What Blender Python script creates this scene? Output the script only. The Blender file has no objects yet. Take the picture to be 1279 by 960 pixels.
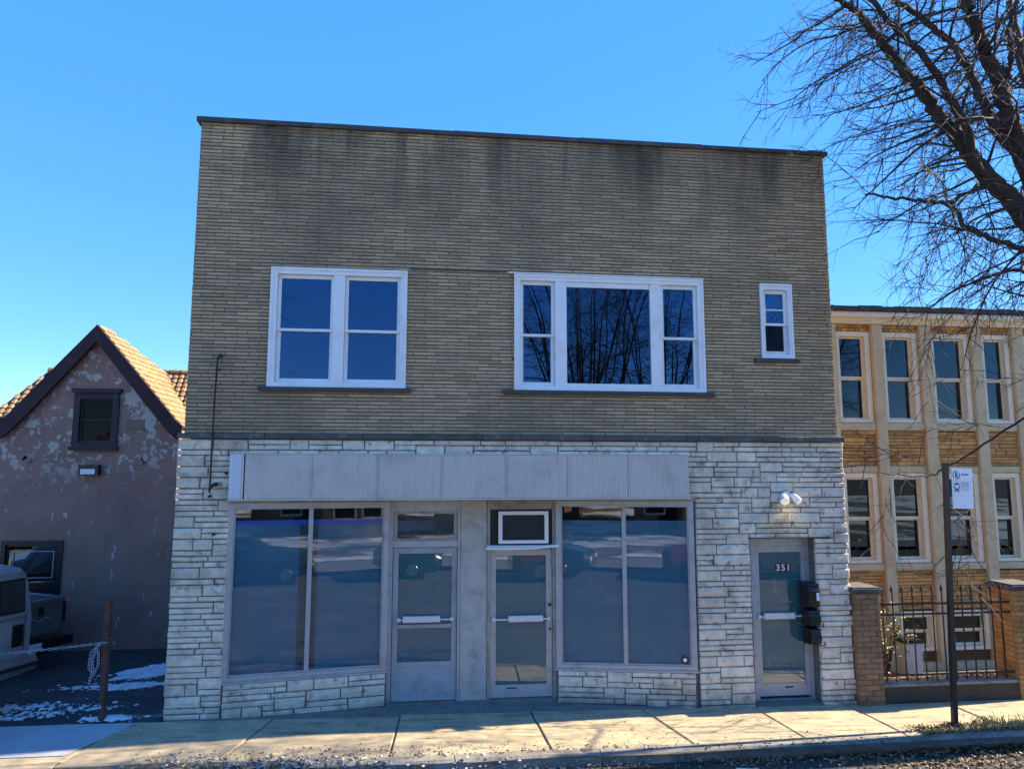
import bpy, bmesh, math, random
from mathutils import Vector, Matrix
random.seed(7)
R = math.radians
SC = bpy.context.scene
COL = SC.collection

# ------------------------------------------------------------------ camera, light, exposure
cam_d = bpy.data.cameras.new('camera'); cam = bpy.data.objects.new('camera', cam_d); COL.objects.link(cam)
cam_d.sensor_width = 36; cam_d.lens = 885 / 1279 * 36; cam_d.clip_start = .05; cam_d.clip_end = 2000
_r = Vector((0.9931373, -0.1169513, 0.0008022)); _u = Vector((-0.0147657, -0.1185782, 0.9928349)); _f = Vector((0.1160183, 0.9860333, 0.1194913))
cam.matrix_world = Matrix(((_r.x, _u.x, -_f.x, 0), (_r.y, _u.y, -_f.y, -10), (_r.z, _u.z, -_f.z, 3.25), (0, 0, 0, 1)))
SC.camera = cam
SUN_EL, SUN_AZ = R(31), R(5.6)            # azimuth measured behind the facade, from +x
sd = Vector((math.cos(SUN_AZ) * math.cos(SUN_EL), math.sin(SUN_AZ) * math.cos(SUN_EL), math.sin(SUN_EL)))
sun_d = bpy.data.lights.new('sun', 'SUN'); sun = bpy.data.objects.new('sun', sun_d); COL.objects.link(sun)
sun_d.energy = 5.0; sun_d.angle = R(.53); sun_d.color = (1, .84, .62)
sun.rotation_euler = (-sd).to_track_quat('-Z', 'Y').to_euler(); sun.location = (20, 2, 20)
W = bpy.data.worlds.new('World'); SC.world = W; W.use_nodes = True
wn = W.node_tree.nodes; wl = W.node_tree.links
sky = wn.new('ShaderNodeTexSky'); sky.sky_type = 'NISHITA'; sky.sun_disc = False
sky.sun_elevation = SUN_EL; sky.sun_rotation = math.pi / 2 - SUN_AZ
sky.air_density = 1.0; sky.dust_density = .05; sky.ozone_density = 3.0; sky.altitude = 2600
hs = wn.new('ShaderNodeHueSaturation'); hs.inputs['Saturation'].default_value = 1.25; hs.inputs['Hue'].default_value = .503
# compress the sky's brightness range evenly over the whole dome (as the phone's exposure does), keeping its hue
sp_ = wn.new('ShaderNodeSeparateColor'); sp_.mode = 'HSV'; cm_ = wn.new('ShaderNodeCombineColor'); cm_.mode = 'HSV'
pw_ = wn.new('ShaderNodeMath'); pw_.operation = 'POWER'; pw_.inputs[1].default_value = .33
ml_ = wn.new('ShaderNodeMath'); ml_.operation = 'MULTIPLY'; ml_.inputs[1].default_value = 1.95
wl.new(sky.outputs[0], hs.inputs['Color']); wl.new(hs.outputs[0], sp_.inputs[0])
wl.new(sp_.outputs[0], cm_.inputs[0]); wl.new(sp_.outputs[1], cm_.inputs[1]); wl.new(sp_.outputs[2], pw_.inputs[0]); wl.new(pw_.outputs[0], ml_.inputs[0]); wl.new(ml_.outputs[0], cm_.inputs[2])
wl.new(cm_.outputs[0], wn['Background'].inputs['Color'])
wn['Background'].inputs['Strength'].default_value = .145
SC.view_settings.view_transform = 'Standard'; SC.view_settings.look = 'None'
SC.view_settings.exposure = 1.75; SC.view_settings.gamma = 1

# ------------------------------------------------------------------ helpers
class MB:
    """collects shapes, links them as one mesh object"""
    def __init__(s): s.v = []; s.f = []; s.m = []
    def poly(s, pts, mi=0):
        n = len(s.v); s.v += [tuple(q) for q in pts]; s.f.append(tuple(range(n, n + len(pts)))); s.m.append(mi)
    def box(s, x0, x1, y0, y1, z0, z1, mi=0):
        n = len(s.v)
        s.v += [(x0,y0,z0),(x1,y0,z0),(x1,y1,z0),(x0,y1,z0),(x0,y0,z1),(x1,y0,z1),(x1,y1,z1),(x0,y1,z1)]
        for q in ((0,1,5,4),(1,2,6,5),(2,3,7,6),(3,0,4,7),(4,5,6,7),(3,2,1,0)):
            s.f.append(tuple(n + i for i in q)); s.m.append(mi)
    def cbox(s, x0, x1, y0, y1, z0, z1, c=.004, mi=0):
        """box with a chamfered front (y0)"""
        n = len(s.v)
        s.v += [(x0,y1,z0),(x1,y1,z0),(x1,y1,z1),(x0,y1,z1),(x0,y0+c,z0),(x1,y0+c,z0),(x1,y0+c,z1),(x0,y0+c,z1),
                (x0+c,y0,z0+c),(x1-c,y0,z0+c),(x1-c,y0,z1-c),(x0+c,y0,z1-c)]
        for q in ((8,9,10,11),(4,5,9,8),(5,6,10,9),(6,7,11,10),(7,4,8,11),(0,1,5,4),(1,2,6,5),(2,3,7,6),(3,0,4,7),(3,2,1,0)):
            s.f.append(tuple(n + i for i in q)); s.m.append(mi)
    def ring(s, x0, x1, y0, y1, z0, z1, l, r, b, t, mi=0):
        """rectangular frame, pieces butted"""
        s.box(x0, x0 + l, y0, y1, z0, z1, mi); s.box(x1 - r, x1, y0, y1, z0, z1, mi)
        s.box(x0 + l, x1 - r, y0, y1, z0, z0 + b, mi); s.box(x0 + l, x1 - r, y0, y1, z1 - t, z1, mi)
    def tube(s, pts, rad, n=6, mi=0, caps=True):
        pts = [Vector(q) for q in pts]; k = len(pts)
        if not isinstance(rad, (list, tuple)): rad = [rad] * k
        base = len(s.v); ref = None
        for i, q in enumerate(pts):
            d = (pts[min(i + 1, k - 1)] - pts[max(i - 1, 0)])
            if d.length < 1e-9: d = Vector((0, 0, 1))
            d.normalize()
            if ref is None: ref = Vector((0, 0, 1)) if abs(d.z) < .9 else Vector((1, 0, 0))
            a = d.cross(ref)
            if a.length < 1e-6: a = d.cross(Vector((0, 1, 0)))
            a.normalize(); b = d.cross(a); ref = a.cross(d) if False else ref
            for j in range(n):
                t = 2 * math.pi * j / n
                w = q + (a * math.cos(t) + b * math.sin(t)) * rad[i]; s.v.append((w.x, w.y, w.z))
        for i in range(k - 1):
            for j in range(n):
                s.f.append((base+i*n+j, base+i*n+(j+1)%n, base+(i+1)*n+(j+1)%n, base+(i+1)*n+j)); s.m.append(mi)
        if caps:
            s.f.append(tuple(base + j for j in range(n))[::-1]); s.m.append(mi)
            s.f.append(tuple(base + (k - 1) * n + j for j in range(n))); s.m.append(mi)
    def cyl(s, c, axis, h, r, n=12, mi=0, r2=None):
        c = Vector(c); ax = Vector(axis).normalized()
        s.tube([c - ax * h / 2, c + ax * h / 2], [r, r if r2 is None else r2], n, mi)
    def prism(s, poly, y0, y1, mi=0):
        """polygon in x,z extruded along y"""
        n = len(s.v); k = len(poly)
        s.v += [(a, y0, b) for a, b in poly] + [(a, y1, b) for a, b in poly]
        s.f.append(tuple(range(n, n + k))); s.m.append(mi); s.f.append(tuple(range(n + k, n + 2 * k))[::-1]); s.m.append(mi)
        for i in range(k):
            j = (i + 1) % k; s.f.append((n+j, n+i, n+k+i, n+k+j)); s.m.append(mi)
    def loft(s, rings, mi=0, caps=True):
        n = len(s.v); k = len(rings[0])
        for rg in rings: s.v += [tuple(q) for q in rg]
        for i in range(len(rings) - 1):
            for j in range(k):
                s.f.append((n+i*k+j, n+i*k+(j+1)%k, n+(i+1)*k+(j+1)%k, n+(i+1)*k+j)); s.m.append(mi)
        if caps:
            s.f.append(tuple(n + j for j in range(k))[::-1]); s.m.append(mi)
            s.f.append(tuple(n + (len(rings) - 1) * k + j for j in range(k))); s.m.append(mi)
    def xform(s, fn): s.v = [tuple(fn(Vector(q))) for q in s.v]; return s
    def mesh(s, name, mats):
        me = bpy.data.meshes.new(name); me.from_pydata(s.v, [], s.f)
        for m in (mats if isinstance(mats, (list, tuple)) else [mats]): me.materials.append(m)
        if len(me.materials) > 1: me.polygons.foreach_set('material_index', s.m)
        bm = bmesh.new(); bm.from_mesh(me); bmesh.ops.recalc_face_normals(bm, faces=bm.faces); bm.to_mesh(me); bm.free()
        return me
    def build(s, name, mats, parent=None, local=False, smooth=False, kind=None, label=None):
        if parent is not None and not local:
            o0 = root_loc(parent); s.v = [(a - o0.x, b - o0.y, c - o0.z) for a, b, c in s.v]
        me = s.mesh(name, mats)
        if smooth: me.polygons.foreach_set('use_smooth', [True] * len(me.polygons))
        return link(name, me, parent, kind, label)

def root_loc(o):
    v = Vector((0, 0, 0))
    while o is not None: v = v + o.location; o = o.parent
    return v
def link(name, data, parent=None, kind=None, label=None):
    o = bpy.data.objects.new(name, data); COL.objects.link(o)
    if parent is not None: o.parent = parent
    if kind: o['kind'] = kind
    if label: o['label'] = label
    return o
def tag(o, label, cat, group=None):
    o['label'] = label; o['category'] = cat
    if group: o['group'] = group
    return o
def thing(name, label, cat, loc=(0, 0, 0), rz=0, group=None):
    o = link(name, None); o.location = loc; o.rotation_euler = (0, 0, rz); o.empty_display_size = .2
    return tag(o, label, cat, group)
def struct(o): o['kind'] = 'structure'; return o

# ------------------------------------------------------------------ materials
def mat(name, base, var=(), rough=.8, bump=0, bscale=30, isl=0, metal=0, spec=.5, bdist=.01):
    """base colour, then layers var=(colour, scale, lo, hi[, stretch]) mixed in by noise; isl = brightness spread per piece"""
    m = bpy.data.materials.new(name); m.use_nodes = True
    nt = m.node_tree; N = nt.nodes; L = nt.links; b = N['Principled BSDF']
    b.inputs['Roughness'].default_value = rough; b.inputs['Metallic'].default_value = metal
    b.inputs['Specular IOR Level'].default_value = spec
    geo = N.new('ShaderNodeNewGeometry')
    rgb = N.new('ShaderNodeRGB'); rgb.outputs[0].default_value = (*base, 1); cur = rgb.outputs[0]
    if isl:
        oi = N.new('ShaderNodeObjectInfo'); ad = N.new('ShaderNodeMath'); ad.operation = 'ADD'
        L.new(geo.outputs['Random Per Island'], ad.inputs[0]); L.new(oi.outputs['Random'], ad.inputs[1])
        fr = N.new('ShaderNodeMath'); fr.operation = 'FRACT'; L.new(ad.outputs[0], fr.inputs[0])
        mr = N.new('ShaderNodeMapRange'); mr.inputs['To Min'].default_value = 1 - isl; mr.inputs['To Max'].default_value = 1 + isl
        L.new(fr.outputs[0], mr.inputs['Value'])
        h = N.new('ShaderNodeHueSaturation'); L.new(mr.outputs[0], h.inputs['Value']); L.new(cur, h.inputs['Color']); cur = h.outputs[0]
    for k, lay in enumerate(var):
        c, sc, lo, hi = lay[:4]
        no = N.new('ShaderNodeTexNoise'); no.inputs['Scale'].default_value = sc; no.inputs['Detail'].default_value = 6
        no.inputs['Roughness'].default_value = .62
        mp = N.new('ShaderNodeMapping'); L.new(geo.outputs['Position'], mp.inputs['Vector'])
        mp.inputs['Location'].default_value = (k * 7.3, k * 3.1, k * 5.7)
        if len(lay) > 4: mp.inputs['Scale'].default_value = lay[4]
        L.new(mp.outputs[0], no.inputs['Vector'])
        r = N.new('ShaderNodeMapRange'); r.inputs['From Min'].default_value = lo; r.inputs['From Max'].default_value = hi
        L.new(no.outputs['Fac'], r.inputs['Value'])
        fac = r.outputs[0]
        if len(lay) > 5:                      # (axis, from, to): the layer only belongs on part of the surface
            ax, f0, f1 = lay[5]
            sp = N.new('ShaderNodeSeparateXYZ'); L.new(geo.outputs['Position'], sp.inputs[0])
            r2 = N.new('ShaderNodeMapRange'); r2.inputs['From Min'].default_value = f0; r2.inputs['From Max'].default_value = f1
            L.new(sp.outputs[ax], r2.inputs['Value'])
            mu = N.new('ShaderNodeMath'); mu.operation = 'MULTIPLY'; L.new(fac, mu.inputs[0]); L.new(r2.outputs[0], mu.inputs[1]); fac = mu.outputs[0]
        mx = N.new('ShaderNodeMix'); mx.data_type = 'RGBA'
        L.new(fac, mx.inputs['Factor']); L.new(cur, mx.inputs['A']); mx.inputs['B'].default_value = (*c, 1); cur = mx.outputs['Result']
    L.new(cur, b.inputs['Base Color'])
    if bump:
        nb = N.new('ShaderNodeTexNoise'); nb.inputs['Scale'].default_value = bscale; nb.inputs['Detail'].default_value = 8
        L.new(geo.outputs['Position'], nb.inputs['Vector'])
        bp = N.new('ShaderNodeBump'); bp.inputs['Strength'].default_value = bump; bp.inputs['Distance'].default_value = bdist
        L.new(nb.outputs['Fac'], bp.inputs['Height']); L.new(bp.outputs[0], b.inputs['Normal'])
    return m

def glass(name, refl=.16, tint=(.75, .8, .82), wave=0, rough=0, gcol=(1, 1, 1), blend=.12):
    m = bpy.data.materials.new(name); m.use_nodes = True
    nt = m.node_tree; N = nt.nodes; L = nt.links; N.remove(N['Principled BSDF'])
    t = N.new('ShaderNodeBsdfTransparent'); t.inputs[0].default_value = (*tint, 1)
    g = N.new('ShaderNodeBsdfGlossy'); g.inputs['Roughness'].default_value = rough; g.inputs[0].default_value = (*gcol, 1)
    lw = N.new('ShaderNodeLayerWeight'); lw.inputs['Blend'].default_value = blend
    mr = N.new('ShaderNodeMapRange'); mr.inputs['To Min'].default_value = refl; mr.inputs['To Max'].default_value = 1
    L.new(lw.outputs['Facing'], mr.inputs['Value'])
    mx = N.new('ShaderNodeMixShader'); L.new(mr.outputs[0], mx.inputs[0]); L.new(t.outputs[0], mx.inputs[1]); L.new(g.outputs[0], mx.inputs[2])
    if wave:
        geo = N.new('ShaderNodeNewGeometry'); no = N.new('ShaderNodeTexNoise'); no.inputs['Scale'].default_value = 1.6
        no.inputs['Detail'].default_value = 2; L.new(geo.outputs['Position'], no.inputs['Vector'])
        bp = N.new('ShaderNodeBump'); bp.inputs['Strength'].default_value = wave; bp.inputs['Distance'].default_value = .02
        L.new(no.outputs['Fac'], bp.inputs['Height']); L.new(bp.outputs[0], g.inputs['Normal']); L.new(bp.outputs[0], lw.inputs['Normal'])
    L.new(mx.outputs[0], N['Material Output'].inputs[0])
    return m

def emit(name, col, st):
    m = bpy.data.materials.new(name); m.use_nodes = True; b = m.node_tree.nodes['Principled BSDF']
    b.inputs['Base Color'].default_value = (.8, .8, .8, 1); b.inputs['Emission Color'].default_value = (*col, 1); b.inputs['Emission Strength'].default_value = st
    return m

M = dict(
    brick=mat('roman_brick', (.44, .318, .19), [((.245, .185, .125), .9, .46, .66, (.5, .5, .35)), ((.06, .055, .045), 1.3, .43, .62, (1, 1, .22), (2, 6.6, 8.0)), ((.11, .10, .08), 3.2, .56, .66, (1.6, 1, .10), (2, 7.0, 8.0)), ((.44, .36, .24), 40, .55, .8)], .9, .5, 90, .22),
    mortar=mat('dark_mortar', (.115, .098, .072), [((.19, .16, .12), 6, .5, .75)], .95, .5, 60),
    stone=mat('pale_stone', (.83, .715, .565), [((.60, .52, .41), 7, .40, .66), ((.78, .71, .60), 22, .5, .75), ((.36, .31, .22), 2.0, .52, .75), ((.20, .17, .13), 9, .56, .72), ((.25, .21, .16), 5, .35, .6, (1, 1, 1), (2, .28, -.05))], .88, .9, 55, .16, bdist=.016),
    joint=mat('stone_joint', (.125, .122, .118), [((.2, .195, .18), 9, .5, .75)], .95, .4, 80),
    ledge=mat('dark_ledge_stone', (.095, .09, .088), [((.2, .19, .18), 7, .55, .72), ((.045, .045, .045), 3, .5, .7)], .85, .5, 50, .12),
    coping=mat('weathered_coping', (.055, .052, .05), [((.12, .11, .10), 5, .5, .75)], .7, .3, 40, .15),
    vinyl=mat('white_window_frame', (.78, .79, .80), [((.62, .62, .61), 4, .5, .85)], .45, .08, 20),
    darksill=mat('dark_sill', (.06, .058, .06), [((.13, .12, .11), 9, .55, .8)], .8, .3, 60),
    alu=mat('dull_aluminium', (.42, .42, .43), [((.30, .28, .26), 5, .5, .75), ((.5, .5, .52), 16, .5, .8)], .42, .1, 60, metal=.25),
    alubrown=mat('stained_metal_trim', (.36, .33, .28), [((.22, .19, .15), 6, .48, .7)], .55, .1, 60, metal=.15),
    fascia=mat('corrugated_metal', (.66, .60, .545), [((.5, .455, .41), 2.2, .5, .8), ((.33, .33, .34), 8, .6, .8, (3, 1, .3))], .5, .05, 60, .03, metal=.1),
    panelgrey=mat('painted_panel', (.36, .37, .385), [((.25, .25, .255), 4, .45, .75), ((.44, .44, .45), 12, .52, .8)], .6, .2, 30),
    stucco_grey=mat('grey_pilaster_panel', (.46, .44, .39), [((.30, .275, .235), 5, .45, .72), ((.45, .45, .45), 11, .55, .8)], .85, .5, 45),
    film=mat('teal_window_film', (.055, .185, .27), [((.065, .21, .29), .8, .45, .75), ((.04, .155, .235), 3, .5, .9, (.5, 1, 2.5)), ((.20, .32, .38), 2.2, .64, .78, (1.6, 1.6, .5))], .6),
    film2=mat('slate_window_film', (.055, .185, .215), [((.07, .205, .23), 1.2, .45, .75), ((.18, .28, .33), 3, .66, .76, (1.6, 1.6, .6))], .6),
    brownfilm=mat('brown_paper_edge', (.055, .095, .115), [((.045, .075, .09), 4, .45, .75)], .8),
    tape=mat('blue_tape', (.012, .10, .52), [((.02, .07, .35), 4, .5, .8)], .6),
    bar=mat('bright_push_bar', (.72, .74, .76), [((.58, .6, .62), 6, .5, .8)], .35, metal=.3),
    dark=mat('dark_interior', (.03, .028, .025), [((.055, .05, .045), 1.5, .45, .7)], .9),
    transom=mat('transom_glass_back', (.085, .082, .078), [((.06, .058, .055), 2, .45, .7)], .8),
    black=mat('black_paint', (.008, .008, .010), [((.018, .018, .018), 20, .55, .8)], .4, .1, 60),
    white=mat('white_paint', (.78, .78, .77), [((.6, .6, .58), 7, .55, .85)], .5, .06, 40),
    grille=mat('dark_grille', (.04, .042, .048), [((.06, .06, .065), 10, .5, .8)], .6),
    rust=mat('rusty_iron', (.045, .028, .022), [((.12, .055, .03), 14, .5, .75)], .9, .4, 90),
    numeral=mat('numeral_white', (.8, .8, .78), [], .5),
    concrete=mat('pavement_concrete', (.45, .37, .23), [((.32, .265, .17), 2.6, .42, .7), ((.52, .43, .29), 14, .5, .75), ((.46, .36, .14), 1.7, .60, .74, (.6, 2, 1)), ((.19, .165, .125), 4, .52, .68, (.45, 2.6, 1)), ((.2, .18, .15), 60, .60, .72)], .93, .55, 120, .06),
    apron=mat('grey_concrete_apron', (.19, .18, .165), [((.12, .115, .105), 3.5, .42, .7), ((.31, .3, .29), 20, .52, .78)], .93, .5, 110),
    kerb=mat('kerb_concrete', (.24, .23, .205), [((.12, .115, .10), 4, .42, .66), ((.4, .385, .34), 30, .56, .75)], .95, .8, 60, .1),
    asphalt=mat('street_asphalt', (.036, .035, .034), [((.06, .056, .05), 3, .42, .7), ((.15, .135, .115), 60, .57, .72), ((.11, .095, .075), 1.2, .5, .7)], .92, .8, 160),
    lotasphalt=mat('lot_asphalt', (.028, .029, .032), [((.05, .05, .055), 2.6, .45, .7), ((.19, .20, .22), 3.2, .555, .68, (.45, 1.6, 1), (1, 2.6, .3)), ((.10, .105, .115), 40, .56, .7)], .82, .6, 130),
    dirt=mat('brown_dirt', (.085, .066, .048), [((.16, .135, .10), 8, .48, .72), ((.05, .042, .034), 3, .45, .7), ((.30, .28, .24), 22, .6, .72)], .95, .9, 70),
    snow=mat('old_snow', (.74, .77, .81), [((.55, .57, .6), 6, .45, .75), ((.33, .33, .33), 26, .60, .74)], .75, .8, 40, bdist=.02),
    thinsnow=mat('thin_snow_film', (.42, .43, .45), [((.32, .33, .36), 1.4, .42, .75), ((.27, .30, .34), 7, .58, .74)], .8, .4, 60),
    crust=mat('dirty_ice', (.50, .47, .41), [((.10, .09, .075), 12, .44, .54), ((.75, .74, .72), 40, .5, .7)], .85, .9, 40, .45, bdist=.02),
)

# ------------------------------------------------------------------ ground heights
def z0(x):
    xx = min(max(x, -3.3), 6.1)
    return .08 - .016 * (xx + 3.3)
def kerb_y(x): return -1.60 + .035 * max(0, x - 0) if x < 6.3 else -1.38 + .008 * (x - 6.3)

def sheet(name, xs, ys, zf, m, kind='structure', thick=.0):
    b = MB(); n = len(ys)
    b.v = [(x, (y(x) if callable(y) else y), zf(x, (y(x) if callable(y) else y))) for x in xs for y in ys]
    for i in range(len(xs) - 1):
        for j in range(n - 1):
            b.f.append((i*n+j, (i+1)*n+j, (i+1)*n+j+1, i*n+j+1)); b.m.append(0)
    o = b.build(name, m); o['kind'] = kind
    return o
def lin(a, b, n): return [a + (b - a) * i / (n - 1) for i in range(n)]

# ------------------------------------------------------------------ ground
SX0, SX1 = -60, 60
g = sheet('ground', lin(-400, 400, 9), lin(-400, 400, 9), lambda x, y: -.62, M['dirt'])
def street_z(x, y): return z0(x) - .135 - .02 * min(1, max(0, -1.6 - y) / 3)
st = sheet('street', [-60, -30, -12, -6, -3.3, -1, 1.5, 4, 6.1, 9, 14, 30, 60], [kerb_y, lambda x: -2.6, lambda x: -5, lambda x: -9, lambda x: -13.5], street_z, M['asphalt'])
lot = sheet('parking_lot', [-16, -9, -5, -3.35], [-.12, 1, 2.4, 4.7, 9], lambda x, y: .075 - .04 * max(y, 0), M['lotasphalt'])
far = sheet('opposite_pavement', [-60, -20, 0, 20, 60], [-16, -13.5], lambda x, y: z0(x) - .02, M['apron'])
lawn = sheet('opposite_lawn', [-60, -20, 0, 20, 60], [-60, -30, -16], lambda x, y: z0(x) + .0 + .01 * (-16 - y), mat('winter_lawn', (.14, .125, .07), [((.08, .075, .045), 2, .45, .7), ((.72, .73, .74), .22, .44, .52)], .95, .7, 30))
ap = sheet('entrance_apron', [-3.3, -1.9, -.3, 1.4, 3, 4.6, 6.0], [lambda x: -.13 if x < 0 else -.06, lambda x: .9], lambda x, y: z0(x) - .004, M['apron'])
# the pavement: slabs between the joints of the photograph
pave = struct(link('pavement', None))
seams = [(-7.4, -7.5), (-5.6, -5.75), (-3.72, -3.95), (-1.945, -2.24), (-.315, -.39), (1.432, 1.48), (2.981, 3.23), (4.577, 4.70), (5.98, 6.06), (7.45, 7.5), (9.0, 9.0), (10.5, 10.5), (12.0, 12.0), (14, 14)]
def slab(a, b, k):
    (xa0, xa1), (xb0, xb1) = a, b
    gp = .011
    yb = -.12 if xb0 < 1 else -.055
    if xb0 < -3.3: yb = -.12
    mb = MB(); rj = random.Random(k)
    tl = rj.uniform(-.004, .004)
    P = []
    for (x, y) in ((xa1 + gp, None), (xb1 - gp, None), (xb0 - gp, yb), (xa0 + gp, yb)):
        yy = y if y is not None else kerb_y(x) + .155
        if k >= 9 and y is None: yy = -1.0                 # strip of rough grass between slab and kerb at the right
        P.append((x, yy))
    c = .012
    cx = sum(q[0] for q in P) / 4; cy = sum(q[1] for q in P) / 4
    inn = [(q[0] + (c if q[0] < cx else -c), q[1] + (c if q[1] < cy else -c)) for q in P]
    top = [(x, y, z0(x) + tl + .002) for x, y in inn]; edge = [(x, y, z0(x) + tl - .006) for x, y in P]; bot = [(x, y, z0(x) - .09) for x, y in P]
    mb.poly(top)
    for i in range(4):
        j = (i + 1) % 4
        mb.poly([edge[i], edge[j], top[j], top[i]]); mb.poly([bot[i], bot[j], edge[j], edge[i]])
    o = mb.build('slab', M['concrete'], pave)
for k in range(len(seams) - 1): slab(seams[k], seams[k + 1], k)
bed = MB(); bed.v = [(x, y, z0(x) - .022) for x in (-14, -3.3, 6.1, 16) for y in (-1.75 + .2, -.04)]
for i in range(3): bed.f.append((2*i, 2*i+2, 2*i+3, 2*i+1)); bed.m.append(0)
bed.build('joint_bed', M['dirt'], pave)
# kerb stones
kb = struct(link('kerb', None))
kx = [-1.35, .35, 2.05, 3.75, 5.45, 6.3, 7.9, 9.6, 11.3, 13]
for i in range(len(kx) - 1):
    a, b_ = kx[i] + .006, kx[i + 1] - .006; mb = MB(); n = 8
    rings = []
    for j in range(n + 1):
        x = a + (b_ - a) * j / n; y = kerb_y(x); z = z0(x)
        w = lambda s: random.uniform(-s, s)
        rings.append([(x, y - .01 + w(.008), z - .3), (x, y + w(.01), z - .03 + w(.008)), (x, y + .03 + w(.008), z + w(.005)), (x, y + .15, z + .002), (x, y + .15, z - .3)])
    mb.loft(rings); mb.build('kerb_stone', M['kerb'], kb)
# rough grass strip base round the bus stop pole, and driveway dirt at the left
sheet('verge', lin(6.30, 14, 14), [lambda x: kerb_y(x) + .15, lambda x: -1.15, lambda x: -1.0 + .10 * math.sin(x * 5) + (.0 if x > 6.6 else -.1)], lambda x, y: z0(x) + .008 + .012 * random.random(), M['dirt'])
sheet('driveway_apron', lin(-14, -1.38, 22), [lambda x: -2.9, lambda x: -2.2, lambda x: -1.75, lambda x: -1.32 + .03 * math.sin(x * 3) - .09 * max(0, x + 4) ], lambda x, y: street_z(x, y) + .02 + (0.115 if y > -1.5 else (.08 if y > -1.9 else 0)), M['dirt'])

# snow: film on the pavement left, drift by the wall, patches round the post
def snow_patch(name, cx, cy, sx, sy, h, m, base, rot=0, seed=0, n=14, kind='stuff'):
    rd = random.Random(seed); ph = [rd.uniform(0, 6.28) for _ in range(6)]
    mb = MB(); K = 40
    mb.v.append((cx, cy, base(cx, cy) + h))
    for j in range(1, n + 1):
        f = j / n
        for i in range(K):
            t = 2 * math.pi * i / K
            q = 1 + .22 * math.sin(3 * t + ph[0]) + .16 * math.sin(5 * t + ph[1]) + .12 * math.sin(9 * t + ph[2]) + rd.uniform(-.07, .07)
            lx, ly = math.cos(t) * sx * f * q, math.sin(t) * sy * f * q
            x = cx + lx * math.cos(rot) - ly * math.sin(rot); y = cy + lx * math.sin(rot) + ly * math.cos(rot)
            mb.v.append((x, y, base(x, y) + (h * (1 - f ** 2) * rd.uniform(.45, 1.25) if j < n else -.004)))
    for i in range(K): mb.f.append((0, 1 + i, 1 + (i + 1) % K)); mb.m.append(0)
    for j in range(n - 1):
        for i in range(K):
            a = 1 + j * K; mb.f.append((a + i, a + K + i, a + K + (i + 1) % K, a + (i + 1) % K)); mb.m.append(0)
    o = mb.build(name, m, smooth=True); o['kind'] = kind; return o
lotz = lambda x, y: .077 - .04 * max(y, 0)
snow_patch('snow_drift', -4.15, 2.85, 1.0, .32, .10, M['snow'], lotz, R(38), 3)
snow_patch('snow_patch', -4.35, 1.75, .42, .14, .05, M['snow'], lotz, R(12), 4)
snow_patch('snow_patch', -4.02, .12, .26, .09, .035, M['snow'], lotz, R(0), 5)
fl = MB()
pts = [(-14, -.10), (-5.2, -.10), (-4.4, -.11), (-3.62, -.14), (-3.70, -.45), (-3.84, -.8), (-3.98, -1.14), (-4.5, -1.13), (-5.3, -1.12), (-14, -1.12)]
fl.poly([(x, y, z0(x) + .007) for x, y in pts]); o = fl.build('snow_film', M['thinsnow']); o['kind'] = 'stuff'
def crumbs(name, n, m, fn, r0, r1, seed, flat=.6, squash=None):
    rd = random.Random(seed); mb = MB()
    for _ in range(n):
        x, y, z = fn(rd); r = r0 + (r1 - r0) * rd.random() ** 3
        ic = [(1,0,0),(-1,0,0),(0,1,0),(0,-1,0),(0,0,1),(0,0,-1),(.6,.6,.5),(-.6,.6,.5),(.6,-.6,.5),(-.6,-.6,.5)]
        a = rd.uniform(0, 6.28); ca, sa = math.cos(a), math.sin(a); n0 = len(mb.v)
        for q in ic:
            k = r * rd.uniform(.7, 1.25); mb.v.append((x + (q[0]*ca - q[1]*sa)*k, y + (q[0]*sa + q[1]*ca)*k, z + q[2]*k*flat))
        for f in ((0,6,8),(6,0,2),(2,7,6),(7,2,1),(1,9,7),(9,1,3),(3,8,9),(8,3,0),(4,8,6),(4,6,7),(4,7,9),(4,9,8),(0,8,5),(0,5,2),(2,5,1),(1,5,3),(3,5,0)):
            mb.f.append(tuple(n0 + i for i in f)); mb.m.append(0)
    o = mb.build(name, m); o['kind'] = 'stuff'; return o
def rub(rd):
    x = rd.triangular(-3.2, .2, -1.9) if rd.random() < .85 else rd.uniform(-3.4, 1.6)
    return x, -1.42 - .10 * (x + 2.2) * .5 + rd.gauss(0, .13) - .09, z0(x) + rd.uniform(-.02, .035)
crumbs('ice_rubble', 900, M['crust'], rub, .005, .034, 5, .5)
crumbs('pavement_grit', 700, M['crust'], lambda rd: ((lambda x: (x, -1.42 + rd.expovariate(5) * .6, z0(x) + .003))(rd.uniform(-3.2, 3.2))), .003, .016, 6)
crumbs('dark_grit', 900, M['dirt'], lambda rd: ((lambda x: (x, -1.45 + rd.expovariate(4) * .5, z0(x) + .003))(rd.uniform(-3.2, 6.2))), .003, .018, 16)
crumbs('gutter_grit', 900, M['dirt'], lambda rd: ((lambda x: (x, kerb_y(x) - rd.expovariate(3) , street_z(x, -2) + .01))(rd.uniform(-1.4, 9))), .006, .03, 7)
crumbs('gutter_ice', 120, M['crust'], lambda rd: ((lambda x: (x, kerb_y(x) + .02 - rd.random() * .16, street_z(x, -2) + rd.uniform(.0, .09)))(rd.uniform(-1.4, 4.2))), .006, .024, 17)
def cluster(cs):
    def f(rd):
        cx, cy, sx, sy, rot, w = rd.choices(cs, [c[5] for c in cs])[0]
        a, b = rd.gauss(0, sx), rd.gauss(0, sy); x = cx + a * math.cos(rot) - b * math.sin(rot); y = cy + a * math.sin(rot) + b * math.cos(rot)
        y = max(y, -.09); return min(x, -3.42), y, lotz(x, y) + .002
    return f
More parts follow.
